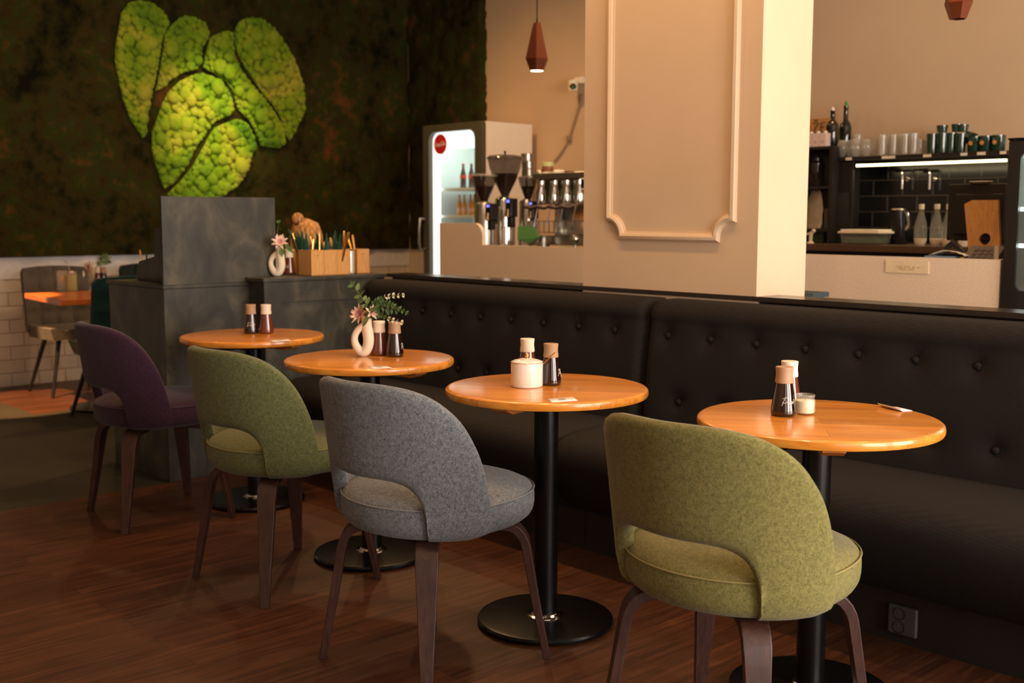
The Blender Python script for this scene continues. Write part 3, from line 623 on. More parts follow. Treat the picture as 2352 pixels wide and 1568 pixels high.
def sprig(l,path,leaves,label,leafmat,lsize,wfac=.3,pair=True,round_=False,seed=1,cat='leafy stem',tip=False):
    t=thing('artificial_sprig',label,cat,l,0)
    L0=Vector(l); P=[Vector(p)-L0 for p in path]
    mk('stem',G().tube(P,[.0018]*(len(P)-1)+[.0008],6),'stem',t,smooth=True)
    rn=random.Random(seed); g=G(); n=leaves
    for k in range(n):
        u=(.25+.75*k/(n-1))*(len(P)-1); i=min(int(u),len(P)-2); f=u-i; p=P[i].lerp(P[i+1],f); d=(P[i+1]-P[i]).normalized()
        side=d.cross(CF).normalized()
        for sgn in ((1,-1) if pair else ((1 if k%2 else -1),)):
            dr=(side*sgn*rn.uniform(.7,1.1)+d*rn.uniform(.35,.8)-CF*rn.uniform(-.5,.5)).normalized(); s_=lsize*rn.uniform(.8,1.15)*(1-.45*k/n)
            leafgeo(g,p,p+dr*s_,s_*wfac,-CF if rn.random()<.6 else (0,0,1),mi=1 if tip and k>n*.5 else 0)
    leafgeo(g,P[-1],P[-1]+(P[-1]-P[-2]).normalized()*lsize*.6,lsize*wfac*.6,-CF,mi=1 if tip else 0)
    mk('leaves',g,[leafmat,'leaf_pale'] if tip else leafmat,t,smooth=True,fix=False); return t
def flower(l,c,r,label,npet=14,seed=2,droop=None):
    t=thing('artificial_flower',label,'flower',l,0); L0=Vector(l); c=Vector(c)-L0; rn=random.Random(seed)
    mk('stem',G().tube([Vector((0,0,0)),c*.6,c],.0016,6),'stem',t)
    nrm=(-CF*.7+CU*.3+(CR*-.5 if droop is None else droop)).normalized(); u=nrm.cross(Vector((0,0,1))).normalized(); v_=nrm.cross(u)
    g=G(); g2=G()
    for k in range(npet):
        a=2*PI*k/npet+rn.uniform(-.1,.1); d=(u*cos(a)+v_*sin(a)); lay=k%2
        leafgeo(g,c+d*r*.08,c+d*r*(1 if lay else .75)+nrm*r*(.15 if lay else .4),r*.17,nrm,curl=-.1)
        d2=(u*cos(a+.3)+v_*sin(a+.3)); leafgeo(g2,c+nrm*r*.05,c+d2*r*.3+nrm*r*.35,r*.07,nrm)
    mk('petals',g,'petal',t,smooth=True,fix=False); mk('flower_centre',g2,'petal_dark',t,smooth=True,fix=False); return t
l=onT(833,818); YV=l[1]; ang=math.atan2(CR.y,CR.x)
vase(l,'cream donut shaped ceramic vase on the second round table from the left',ang)
nk=Vector(l)+CR*.016+Vector((0,0,.128))
q=lambda px,py,dy=0: at(px,py,y=YV+.008+dy)
sprig(nk,[nk,q(846,720),q(843,700),q(828,680),q(812,655)],7,'upright sprig of olive green leaves in the donut vase, topmost','leaf',.040,.26,seed=3)
sprig(nk,[nk,q(850,722),q(858,706),q(885,705),q(910,712)],8,'drooping green leaf sprig on the right of the donut vase','leaf_dark',.036,.26,seed=5)
sprig(nk,[nk,q(852,715),q(862,695),q(885,681),q(925,677)],12,'pale tipped eucalyptus sprig reaching highest to the right of the donut vase','leaf_dark',.019,.42,seed=6,tip=True)
sprig(nk,[nk,q(852,720),q(880,695),q(905,702),q(933,718)],11,'thin green eucalyptus sprig ending farthest right over the mills','leaf_dark',.019,.32,seed=7)
sprig(nk,[nk,q(852,724),q(872,722),q(895,733),q(922,740)],9,'lowest pale eucalyptus sprig just above the seasoning bottles','leaf_dark',.018,.42,seed=8,tip=True)
flower(nk,q(827,722,-.02),.044,'pink artificial lotus bloom leaning left over the donut vase rim',16,4)
flower(nk,q(853,718,-.02),.032,'smaller pink bloom with drooping petals on the right of the vase rim',10,9,droop=CR*.6)
g=G(); L0=nk
leafgeo(g,q(846,722,-.03)-L0,q(832,752,-.035)-L0,.009,-CF); leafgeo(g,q(838,724,-.03)-L0,q(868,702,-.03)-L0,.009,-CF)
o=mk('artificial_leaf',g,'leaf',smooth=True,fix=False,label='broad dull green leaves hanging over the donut vase mouth',cat='leaf'); o.location=nk
# ledge vase & flower
v=at(636,634,z=ZL+.0005); l=(v.x,v.y,ZL+.0005)
vase(l,'cream donut shaped vase on the ledge, half hidden by the tall screen',ang)
nk=Vector(l)+CR*.016+Vector((0,0,.128)); YV=l[1]
q=lambda px,py,dy=0: at(px,py,y=YV+.008+dy)
flower(nk,q(643,556,-.02),.044,'pink and cream bloom in the ledge vase beside the tall screen',16,12,droop=CR*.1)
sprig(nk,[nk,q(640,560),q(637,530),q(641,512)],4,'green leaf sprig standing up from the ledge vase','leaf',.030,.28,seed=13)
g=G(); leafgeo(g,q(645,568,-.03)-nk,q(647,590,-.035)-nk,.014,-CF); leafgeo(g,q(655,560,-.02)-nk,q(672,580,-.02)-nk,.012,-CF)
o=mk('artificial_leaf',g,'leaf',smooth=True,fix=False,label='broad green leaves hanging from the ledge vase flower',cat='leaf'); o.location=nk
# ---- cutlery boxes ----
def cutbox(loc,label,sx=.12,sy=.077,h=.127,brand=True,rz=0):
    t=thing('cutlery_box',label,'box',loc,rz,'bamboo cutlery boxes on the ledge')
    w=.006
    g=G().box(-sx/2,sx/2,-sy/2,sy/2,0,.006)
    g.box(-sx/2,sx/2,-sy/2,-sy/2+w,.006,h).box(-sx/2,sx/2,sy/2-w,sy/2,.006,h).box(-sx/2,-sx/2+w,-sy/2+w,sy/2-w,.006,h).box(sx/2-w,sx/2,-sy/2+w,sy/2-w,.006,h)
    o=mk('box_body',g,'bamboo',t,fix=False,bevel=.0008)
    if brand:
        g=G(); x=sx/2+.0004
        for s in ([(-.3,.2),(.1,.9),(.6,.3)],[(-.8,0),(-.2,-.1),(.2,.3),(.9,.1)]): g.tube([(x,u*.012,h*.78+v_*.008) for u,v_ in s],.0006,5)
        mk('brand_mark',g,mat('burn_mark',S(140,96,52),.6) if 'burn_mark' not in bpy.data.materials else bpy.data.materials['burn_mark'],o)
    return t
def handle(g,b_,tip,r=.0072): 
    b_=Vector(b_);tip=Vector(tip); g.tube([b_,b_.lerp(tip,.6),b_.lerp(tip,.93),tip],[r*.55,r*.8,r*1.15,r*.7],8,flat=.4)
ZB=ZL+.0005
BX=[(-4.868,3.148),(-4.868,3.2265),(-4.868,3.305)]
BL=['bamboo cutlery box nearest the salt bottle, first of the row of three','middle bamboo cutlery box of the row of three','third bamboo cutlery box of the row, next to the ribbed glass']
for (x,y),lb in zip(BX,BL): cutbox((x,y,ZB),lb,brand=lb[0]!='m')
cutbox((-4.90,3.455,ZB),'bamboo cutlery box standing apart at the right end of the ledge',sx=.11)
cutbox((-5.055,3.16,ZB),'bamboo cutlery box behind the row, showing left of it',sx=.10,sy=.07)
def cutl(tip,base,label,kind='gold_cutlery',grp='gold cutlery in the bamboo boxes'):
    b_=Vector(base); g=G(); handle(g,(0,0,0),Vector(tip)-b_); o=mk(kind,g,'gold',smooth=True,label=label,cat='cutlery',group=grp); o.location=b_
def nap(tip,base,label,w_=.026):
    b_=Vector(base); tp=Vector(tip)-b_; g=G(); s=CR*w_; n=Vector((.004,.003,0))
    rows=[[tuple(-s*k+n*0),tuple(n*2),tuple(s*k)] for k in (.9,)]
    rows+=[[tuple(tp*u-s*(1-u)**.7*1.0),tuple(tp*u+n*2*(1-u)),tuple(tp*u+s*(1-u)**.7*.8)] for u in (.25,.5,.75,.9,.995)]
    o=mk('green_napkin',g.sheet(rows),'napkin',smooth=True,fix=False,label=label,cat='napkin',group='dark green napkins in the bamboo boxes'); o.location=b_
    md=o.modifiers.new('s','SOLIDIFY'); md.thickness=.0012
rn=random.Random(4)
GOLDT=[(673,535,0),(693,550,0),(714,541,1),(735,532,1),(746,554,1),(759,545,2),(768,540,2),(791,530,2),(801,533,2),(721,549,0)]
ORD=['first','second','third','fourth','fifth','sixth','seventh','eighth','ninth','tenth','eleventh','twelfth']
GOLDT.sort()
for n_,(px,py,k) in enumerate(GOLDT):
    x,y=BX[k]; tp=at(px,py,y=y); dx=max(-.04,min(.04,(tp.x-x)*.5)); cutl(tp,(x+dx,y+rn.uniform(-.02,.02),ZB+.01),ORD[n_]+' gold cutlery handle from the left in the row of three bamboo boxes',grp='gold cutlery in the row of boxes')
for px,py,lb in ((799,543,'left gold cutlery handle in the separate bamboo box'),(810,539,'right gold cutlery handle in the separate bamboo box')):
    tp=at(px,py,y=3.455); cutl(tp,(-4.895,3.455,ZB+.01),lb,grp='gold cutlery in the separate box')
NP=[(661,524,0),(675,530,0),(692,526,0),(703,532,0),(712,536,1),(733,534,1),(750,534,1),(770,528,2),(782,535,2),(727,531,1),(683,529,0)]
NP.sort()
for n_,(px,py,k) in enumerate(NP):
    x,y=BX[k]; tp=at(px,py,y=y); dx=max(-.035,min(.035,(tp.x-x)*.6)); nap(tp,(x+dx,y+rn.uniform(-.012,.012),ZB+.05),ORD[n_]+' dark green napkin from the left in the row of three bamboo boxes')
# ribbed glass
v=(-4.845,3.372,ZB)
g=G(); rows=[]
for r_,z in ((.017,0),(.021,.002),(.0225,.02),(.021,.03),(.0225,.04),(.021,.05),(.0225,.06),(.021,.07),(.0225,.08),(.021,.09),(.022,.12),(.020,.12),(.019,.01)): rows.append([(r_*cos(2*PI*k/24),r_*sin(2*PI*k/24),z) for k in range(24)])
o=mk('ribbed_glass',g.sheet(rows,close=True),mat('ribbed_glass',S(225,225,215),.1,.2,alpha=.7,coat=1),smooth=True,fix=False,label='silvery ribbed drinking glass standing between the bamboo boxes',cat='glass'); o.location=v
# ================= far left booth =================
t=thing('square_table','square orange oak table by the tiled wall, carrying the green drink','table',(-7.25,2.99,0),R(-5))
mk('tabletop',G().box(-.40,.40,-.32,.62,.715,.75),wood('oak_orange',S(176,92,36),S(206,112,48),S(220,132,62),.35,.3),t,bevel=.003)
mk('pole',G().lathe([(.04,.02),(.04,.7145)],c=(.05,.05,0),n=24),'cast',t,smooth=True); mk('base_plate',G().lathe([(.0001,.0),(.23,.0),(.23,.015),(.05,.025)],c=(.05,.05,0),n=48),'cast',t,smooth=30)
def tufted(name,loc,rz,fab,seatm,label):
    t=thing(name,label,'chair',loc,rz)
    def row(x): pass
    # back: local +x is forward, tufted squares
    g=G(); rows=[]
    for i in range(25):
        u=i/24; z=.44+.45*u; row=[]
        for j in range(25):
            w_=-1+2*j/24; y=.235*w_*(1 if u<.93 else 1-(u-.93)*1.1); x=-.21-.06*u+.07*abs(w_)**3*(1-.2*u)
            pill=.022*abs(sin(PI*u*3.5))**.5*abs(sin(PI*(j/24)*4))**.5
            row.append((x+pill,y,z+(.012*(1-w_*w_) if i==24 else 0)))
        rows.append(row)
    back=[[(x-.045,y*1.01,z) for x,y,z in r_] for r_ in rows]
    g.sheet(rows); g.sheet([r_[::-1] for r_ in back]); g.sheet([rows[-1],back[-1]]); g.sheet([rows[0],back[0]]); g.sheet([[r_[0] for r_ in rows],[r_[0] for r_ in back]]); g.sheet([[r_[-1] for r_ in rows],[r_[-1] for r_ in back]])
    mk('backrest',g,fab,t,smooth=60)
    g=G(); rows=[]
    for i in range(17):
        u=i/16; x=-.22+.45*u; row=[]
        for j in range(21):
            w_=-1+2*j/20; y=.235*w_*(1-.25*max(0,u-.7)**1.0); z=.475-.012*u+.02*abs(w_)**3+.012*abs(sin(PI*u*3.5))**.5*abs(sin(PI*j/20*4))**.5; row.append((x,y,z))
        rows.append(row)
    g.sheet(rows); lo=[[(x*.92,y*.88,.40) for x,y,z in r_] for r_ in rows]; g.sheet(lo); g.sheet([rows[0],lo[0]]); g.sheet([rows[-1],lo[-1]]); g.sheet([[r_[0] for r_ in rows],[r_[0] for r_ in lo]]); g.sheet([[r_[-1] for r_ in rows],[r_[-1] for r_ in lo]])
    mk('seat',g,seatm,t,smooth=60)
    for sx in (-1,1):
        for sy in (-1,1): mk('leg',G().tube([(sx*.12,sy*.12,.41),(sx*.22,sy*.22,.0)],[.018,.012],8,cap=True),'black',t,smooth=True)
    return t
tufted('tufted_chair',(-8.02,3.13,0),0,'velvet_grey','velvet_grey','grey tufted velvet chair against the tiled wall at the far left')
tufted('tufted_chair',(-8.02,3.86,0),0,'velvet_dark','velvet_dark','dark tufted chair against the tiled wall behind the table flowers')
tufted('tufted_chair',(-6.80,2.95,0),R(180),'velvet_teal','velvet_olive','teal and olive velvet chair seen from behind at the square table')
# things on the square table
def tz(px,py): v=at(px,py,z=.751); return (v.x,v.y,.751)
l=tz(165,668)
t=thing('drink_glass','tall glass of bright green lemonade with a straw on the square table','drink',l)
mk('drink',G().lathe([(.0001,.004),(.034,.004),(.036,.02),(.036,.115),(.0001,.115)],n=28),'juice',t,smooth=40)
mk('glass_wall',G().lathe([(.0001,0),(.036,0),(.038,.004),(.0385,.135),(.037,.135),(.0365,.006)],n=28),'clear',t,smooth=40,fix=False)
mk('straw',G().tube([(.005,0,.02),(-.005,-.01,.16),(-.03,-.03,.21)],.0035,8),'steel',t,smooth=True)
mk('fruit_garnish',G().ball((.01,.0,.128),.018,10,(1,1,.6)).ball((-.015,.01,.126),.015,10,(1,1,.6)),'petal',t,smooth=True)
l=tz(143,668)
t=thing('water_glass','empty clear glass with a lemon slice behind the green drink','glass',l)
mk('glass_wall',G().lathe([(.0001,0),(.03,0),(.033,.004),(.035,.14),(.0335,.14),(.031,.006)],n=28),'clear',t,smooth=40,fix=False)
mk('lemon_slice',G().lathe([(.0001,-.003),(.022,-.003),(.022,.003),(.0001,.003)],n=20,T=Matrix.Translation((0,0,.085))@Matrix.Rotation(R(80),4,'X')),'yellow',t)
l=tz(214,650)
t=thing('flower_vase','pale ceramic vase on the square table under pink flowers','vase',l); mk('vase_body',G().lathe([(.0001,0),(.03,0),(.034,.02),(.036,.08),(.028,.13),(.03,.15),(.026,.15),(.0001,.12)],n=24),'ceramic',t,smooth=50)
nk=Vector(l)+Vector((0,0,.13)); q=lambda px,py: at(px,py,x=l[0])
flower(nk,q(206,618),.075,'pinkish flower head in the vase on the square table',14,20)
sprig(nk,[nk,q(222,620),q(235,600),q(246,595)],7,'feathery green sprig in the vase on the square table','leaf',.07,.25,seed=21)
for i,(px,py,mt,lb) in enumerate(((226,652,'cap_cream','cream shaker cap bottle behind the flower vase on the square table'),(238,652,'cap_tan','tan capped bottle behind the flower vase on the square table'))):
    l=tz(px,py); o=thing('seasoning_bottle',lb,'shaker',l); mk('bottle_body',G().lathe(BP,n=24),'brown_glass' if i else 'salt_glass',o,smooth=50); mk('cap',G().lathe(CP,n=24),mt,o,smooth=35)
l=tz(190,655); o=mk('menu_holder',G().box(-.03,.03,-.008,.008,0,.11),'ceramic',label='small cream menu stand beside the green drink',cat='menu stand',bevel=.003); o.location=l
# cutlery box on the divider cabinet
s=.042
t=thing('cutlery_box','small bamboo box with napkin on the far end of the divider cabinet','box',(-5.535,2.57,.9405)); w=.005
mk('box_body',G().box(-s/2,s/2,-s/2,s/2,0,w).box(-s/2,s/2,-s/2,-s/2+w,w,.085).box(-s/2,s/2,s/2-w,s/2,w,.085).box(-s/2,-s/2+w,-s/2+w,s/2-w,w,.085).box(s/2-w,s/2,-s/2+w,s/2-w,w,.085),'bamboo',t,fix=False)
g=G(); handle(g,(0,0,0),(-.02,-.012,.14),.004); o=mk('gold_cutlery',g,'gold',smooth=True,label='single gold cutlery handle in the small box on the divider cabinet',cat='cutlery'); o.location=(-5.54,2.565,.95)
nap((-5.523,2.572,1.095),(-5.528,2.575,.99),'green napkin in the small box on the divider cabinet',.009)
# ================= counter and bar =================
YC=4.87; ZC=1.08
F=lambda px,py,y=YC: at(px,py,y=y)
xl=F(1010,560).x; xr=F(2296,640).x; xs=F(1105,540).x; zr=F(1010,512).z
t=thing('service_counter','long pale stone service counter behind the pillar','counter',((xl+xr)/2,YC,0))
c=.085
pts=[(xl,0),(xr,0),(xr,ZC),(xs+.012,ZC)]+[(xs+.012,zr-c)]+[(xs+.012-c+c*cos(R(a)),zr-c+c*sin(R(a))) for a in range(0,91,10)]+[(xl,zr)]
mk('front_panel',G().prism(pts,lambda u,v_,d:(u,YC+d,v_),0,.03),'stone',t,world=True)
mk('end_panel',G().box(xl,xl+.03,YC+.031,5.55,0,zr-.0).box(xr-.03,xr,YC+.031,5.55,0,ZC),'stone',t,world=True)
mk('worktop',G().box(xl+.031,xr-.031,YC+.031,5.55,1.02,1.052),'worktop',t,world=True)
mk('counter_back',G().box(xl+.031,xr-.031,5.52,5.55,0,1.02),'black_panel',t,world=True)
ZW=1.0525
a=F(2035,597); b_=F(2133,629)
t=thing('counter_notice','small cream notice plate fixed to the counter front','sign',((a.x+b_.x)/2,YC-.001,(a.z+b_.z)/2))
w2=(b_.x-a.x)/2;h2=(a.z-b_.z)/2
mk('plate',G().box(-w2,w2,-.003,0,-h2,h2),mat('notice_cream',S(236,216,178),.5),t)
g=G(); rn=random.Random(3)
for row,(u0,u1,words) in enumerate(((-.44,.46,(.30,.34,.2,.06)),(-.33,.36,(.36,.3)))):
    x=u0*w2; z=-h2*(.02+.36*row)
    for wd in words:
        n=max(2,int(wd*w2/.0075))
        for k in range(n):
            xx=x+k*.0075
            g.box(xx,xx+.0015,-.0036,-.003,z-.004,z+.004).box(xx+.002,xx+.005,-.0036,-.003,z+(.003 if k%2 else -.004),z+(.004 if k%2 else -.003))
        x+=n*.0075+.008
mk('lettering',g,mat('notice_ink',S(150,124,84),.6),t,fix=False)
# grinders
def grinder(px0,px1,yt,yb,bpx,ybt,label,col,y,lid=False,knob=False):
    cx=(px0+px1)/2; bx=(bpx[0]+bpx[1])/2; b0=at(bx,ybt,y=y); z0=ZW
    t=thing('coffee_grinder',label,'coffee grinder',(b0.x,y,z0))
    k=(at(px1,ybt,y=y)-at(px0,ybt,y=y)); 
    dx=lambda p,q_: (at(q_,450,y=y)-at(p,450,y=y)).x*.72
    rh=dx(px0,px1)/2; rb=dx(*bpx)/2; zt_=at(cx,yt,y=y).z-z0; zb_=at(cx,yb,y=y).z-z0; hx=at(cx,yt,y=y).x-b0.x
    body=[(rb*1.25,0),(rb*1.3,.012),(rb*1.05,.02),(rb,.035),(rb,zb_*.40),(rb*.92,zb_*.41),(rb*.92,zb_*.93),(rb*.8,zb_*.97),(rb*.55,zb_*.985),(rb*.5,zb_)]
    mk('grinder_body',G().lathe(body,n=40),col,t,smooth=35)
    H_=zt_-zb_
    hp=[(rb*.42,zb_),(rb*.46,zb_+H_*.06),(rh*.62,zb_+H_*.38),(rh*.86,zb_+H_*.68),(rh*.97,zb_+H_*.9),(rh,zb_+H_*.93)]
    o=mk('bean_hopper',G().lathe(hp,c=(hx,0,0),n=40,cap=False),'hopper',t,smooth=50)
    mk('coffee_beans',G().lathe([(rb*.38,zb_+.002),(rb*.42,zb_+H_*.06),(rh*.58,zb_+H_*.38),(rh*.72,zb_+H_*.55),(.0001,zb_+H_*.57)],c=(hx,0,0),n=32),'beans',o,smooth=40)
    l=mk('hopper_lid',G().lathe([(rh*1.02,zb_+H_*.90),(rh*1.03,zb_+H_*.93),(rh*.9,zb_+H_*.98),(rh*.4,zb_+H_*1.01),(.0001,zb_+H_*1.01)],c=(hx,0,0),n=40),'hopper' if knob else 'glass',t,smooth=40)
    if knob: mk('lid_knob',G().lathe([(.006,zb_+H_*1.0),(.008,zb_+H_*1.1),(.0001,zb_+H_*1.1)],c=(hx,0,0),n=14),'black',l)
    mk('dosing_head',G().box(rb*.75,rb*1.6,-rb*.5,rb*.5,zb_*.60,zb_*.96).box(rb*.95,rb*1.5,-rb*.3,rb*.3,zb_*.40,zb_*.60),'black',t,bevel=.006)
    mk('display',G().box(rb*.95,rb*1.4,-rb*.52,-rb*.50,zb_*.88,zb_*.93),'blue_led',t)
    mk('lever',G().tube([(rb*1.3,-rb*.6,zb_*.75),(rb*1.65,-rb*1.0,zb_*.6)],[.006,.008],8),'cap_tan',t,smooth=True)
    return t
grinder(1083,1140,399,463,(1091,1132),464,'smaller coffee grinder with pale steel body at the left end of the counter','steel',5.02)
grinder(1121,1199,356,451,(1136,1178),452,'tall coffee grinder with chrome body and the largest bean hopper','chrome',5.20,knob=True)
grinder(1190,1236,404,457,(1192,1228),458,'third coffee grinder with short dark hopper beside the espresso machine','steel',5.34)
# espresso machine: local frame, front towards the bar staff (+Y), back towards us
ye=5.22; x0=at(1229,480,y=ye).x; x1=at(1352,480,y=ye).x; zt_=at(1280,405,y=ye).z
t=thing('espresso_machine','large chrome espresso machine partly hidden by the pillar','coffee machine',((x0+x1)/2,ye,ZW)); W=(x1-x0)/2; Hh=zt_-ZW
Z=lambda py: at(1280,py,y=ye).z-ZW
mk('machine_body',G().box(-W,W+.35,.02,.30,Z(470),Hh-.012).box(-W+.02,W+.33,.16,.30,.09,Z(470)),'chrome',t,bevel=.008)
mk('cup_tray',G().box(-W-.005,W+.355,-.02,.31,Hh-.012,Hh).box(-W-.005,W+.355,-.02,-.012,Hh,Hh+.022),'steel',t,bevel=.002)
mk('drip_base',G().box(-W,W+.35,-.06,.30,.03,.09),'steel',t,bevel=.006)
g=G()
for k in range(16): x=-W+.012+k*.045; g.box(x,x+.006,-.066,-.06,Z(533),Z(507)) if x<W+.34 else 0
g.box(-W,W+.35,-.068,-.058,Z(507)-.006,Z(507)).box(-W,W+.35,-.068,-.058,Z(533)-.006,Z(533)).box(-W,-W+.006,-.07,.02,Z(533),Z(507))
mk('cup_rail',g,'steel',t,fix=False)
for k,px in enumerate((1245,1275,1303,1332)):
    xx=at(px,450,y=ye-.02).x-(x0+x1)/2
    mk('brew_group',G().lathe([(.0001,Z(466)),(.030,Z(466)),(.032,Z(462)),(.032,Z(440)),(.024,Z(432)),(.024,Z(415)),(.0001,Z(415))],c=(xx,-.03,0),n=28),'chrome',t,smooth=35)
    mk('steam_pipe',G().tube([(xx+.02,-.05,Z(430)),(xx+.015,-.07,Z(470)),(xx-.01,-.085,Z(520))],.0045,8),'chrome',t,smooth=True)
    o=mk('portafilter_handle',G().tube([(xx-.01,-.04,Z(472)),(xx-.05,-.07,Z(478)),(xx-.10,-.09,Z(474))],[.008,.012,.014],10),'leg_wood',t,smooth=True)
mk('control_display',G().box(W-.05,W+.06,-.035,-.02,Z(437),Z(412)),'plastic_white',t,bevel=.002); mk('display_glass',G().box(W-.038,W+.05,-.037,-.035,Z(434),Z(414)),'black',t)
mk('foot',G().lathe([(.02,0),(.02,.031)],c=(-W+.06,.05,0),n=16).lathe([(.02,0),(.02,.031)],c=(W+.2,.05,0),n=16),'black',t)
# cups and jars on the machine
ZE=zt_+.0005; ym=ye+.09
CUP=[(.0001,0),(.020,0),(.024,.003),(.034,.04),(.036,.062),(.034,.062),(.032,.04),(.0001,.008)]
def prop(name,label,cat,loc,prof,m,group=None,n=28,**k): o=mk(name,G().lathe(prof,n=n),m,smooth=40,label=label,cat=cat,group=group,**k); o.location=loc; return o
yq=ye+.08
def cupat(px,lev,m,label,name='coffee_cup',h=.055,r=.036,up=True,y=yq):
    x=at(px,400,y=y).x; p=[(.0001,0),(r,0),(r*1.02,.004),(r*.94,h*.8),(r*.7,h),(.0001,h)]
    prop(name,label,'cup',(x,y,ZE+lev),p,m,'cups on the espresso machine')
cupat(1240,0,'steel','steel cup upside down on the espresso machine left end',h=.05,r=.034)
cupat(1258,0,'cap_cream','cream cup upside down under the caramel jar',h=.042,r=.038,y=yq+.02)
cupat(1284,0,'plastic_white','wide white cup upside down right of the caramel jar',h=.045,r=.044)
cupat(1331,0,'plastic_white','flat white cup at the pillar end of the espresso machine',h=.03,r=.04)
x=at(1258,380,y=yq+.02).x
t=thing('syrup_jar','caramel coloured jar with pale green lid on the espresso machine','jar',(x,yq+.02,ZE+.0425)); mk('jar_body',G().lathe([(.0001,0),(.036,0),(.038,.004),(.038,.03),(.0001,.03)],n=28),'caramel',t,smooth=40); mk('lid',G().lathe([(.039,.0305),(.039,.056),(.036,.058),(.0001,.058)],n=28),'lid_green',t,smooth=40)
prop('copper_bowl','small copper bowl on the espresso machine beside the display','bowl',(at(1308,395,y=yq).x,yq,ZE),[(.0001,0),(.016,0),(.03,.02),(.034,.034),(.031,.034),(.0001,.01)],'copper')
# metal cups stacked on the shelf behind the third grinder
for i,(px,h0,lb) in enumerate(((1212,0,'lowest steel canister behind the big grinder hopper'),(1212,1,'middle steel canister behind the big grinder hopper'),(1210,2,'top steel canister behind the big grinder hopper'))):
    pass
yk=5.47; zk=[at(1212,py,y=yk).z for py in (405,388,370,352)]
t=thing('canister_stand','slim steel stand carrying the metal canisters behind the grinders','stand',(at(1212,400,y=yk).x,yk,ZW)); hst=zk[0]-ZW
mk('stand_plate',G().lathe([(.0001,hst-.01),(.055,hst-.01),(.055,hst-.001),(.0001,hst-.001)],n=30),'steel',t,smooth=30); mk('stand_post',G().lathe([(.05,0),(.05,.01),(.015,.012),(.015,hst-.01)],n=20),'steel',t,smooth=30)
for i,(px,lb) in enumerate(((1212,'lowest steel canister behind the big grinder hopper'),(1212,'middle steel canister behind the big grinder hopper'),(1210,'topmost steel canister behind the big grinder hopper'))):
    hh=zk[i+1]-zk[i]; prop('metal_canister',lb,'canister',(at(px,400,y=yk).x,yk,zk[i]),[(.0001,0),(.038,0),(.042,.004),(.042,hh-.004),(.038,hh-.0008),(.0001,hh-.0008)],'steel','steel canisters behind the grinders')
# green cloth, tamper, papers
a=[at(1189,520,y=5.05),at(1219,517,y=5.07),at(1237,545,y=5.0),at(1218,559,y=4.98),at(1188,551,y=4.98)]
g=G(); g.add([tuple(v) for v in a]+[tuple(v+Vector((.0,.02,.0))) for v in a],[(0,1,2,3,4),(9,8,7,6,5)]+[(i,(i+1)%5,5+(i+1)%5,5+i) for i in range(5)]); o=mk('green_cloth',g,'green_cloth',label='folded green cloth hanging in front of the third grinder',cat='cloth',bevel=.003)
v=at(1320,563,y=5.03); prop('coffee_tamper','chrome ball topped coffee tamper on the counter near the pillar','tamper',(v.x,5.03,ZW),[(.0001,0),(.028,0),(.029,.006),(.012,.014),(.008,.04),(.014,.052),(.026,.062),(.029,.078),(.02,.095),(.0001,.1)],'chrome')
g=G(); g.ball((0,0,.012),.05,10,(1.5,.6,.28)).ball((.09,.01,.012),.04,10,(1.2,.5,.3)); o=mk('green_cloth',g,'green_cloth',smooth=True,label='crumpled green cloth lying left of the coffee tamper',cat='cloth'); o.location=(at(1290,558,y=5.0).x,5.02,ZW+.002)
# pitchers beside third grinder
v=at(1222,556,y=4.98); prop('milk_pitcher','small steel milk pitcher right of the green cloth','pitcher',(at(1246,556,y=5.10).x,5.10,ZW),[(.0001,0),(.036,0),(.038,.01),(.03,.07),(.034,.09),(.031,.09),(.0001,.01)],'steel')
# ---------- fridge ----------
Yf=6.02; fx0=F(972,400,Yf).x; fx1=-6.80; fz1=2.03
t=thing('drinks_fridge','tall white lit drinks fridge with glass door and red logo disc','fridge',((fx0+fx1)/2,6.3,0)); wl=.03
g=G().box(fx0,fx0+wl,Yf+.05,6.585,.0,fz1).box(fx1-wl,fx1,Yf+.05,6.585,.0,fz1).box(fx0+wl,fx1-wl,Yf+.05,6.585,fz1-.03,fz1).box(fx0+wl,fx1-wl,Yf+.05,6.585,.0,.10).box(fx0+wl,fx1-wl,6.555,6.585,.1,fz1-.03)
mk('cabinet_shell',g,'fridge_side',t,world=True)
mk('inner_lining',G().box(fx0+wl+.005,fx1-wl-.005,6.550,6.554,.102,fz1-.032).box(fx1-wl-.004,fx1-wl-.001,Yf+.06,6.554,.102,fz1-.032).box(fx0+wl+.001,fx0+wl+.004,Yf+.06,6.554,.102,fz1-.032),'fridge_white',t,world=True)
# door frame with rounded opening
ox0=F(985,400,Yf).x; ox1=F(1090,400,Yf).x; oz1=F(1080,297,Yf).z; oz0=.22
def rr(x0,x1,z0,z1,r,n=8):
    P=[]
    for cx,cz,a0 in ((x1-r,z1-r,0),(x0+r,z1-r,90),(x0+r,z0+r,180),(x1-r,z0+r,270)): P+=[(cx+r*cos(R(a0+90*i/n)),cz+r*sin(R(a0+90*i/n))) for i in range(n+1)]
    return P
def frame(outer,inner,y0,y1):
    n=len(outer); v=[]
    for P,y in ((outer,y0),(inner,y0),(inner,y1),(outer,y1)): v+=[(u,y,w_) for u,w_ in P]
    return G().add(v,[(a*n+i,a*n+(i+1)%n,((a+1)%4)*n+(i+1)%n,((a+1)%4)*n+i) for a in range(4) for i in range(n)])
O=rr(fx0+.0,fx1-.0,.12,fz1,.02); I=rr(ox0,ox1,oz0,oz1,.075)
d=mk('door_frame',frame(O,I,Yf,Yf+.045),'fridge_frame',t,world=True,smooth=30)
mk('door_glass',G().box(ox0-.005,ox1+.005,Yf+.02,Yf+.026,oz0-.005,oz1+.005),'pane',d,world=True)
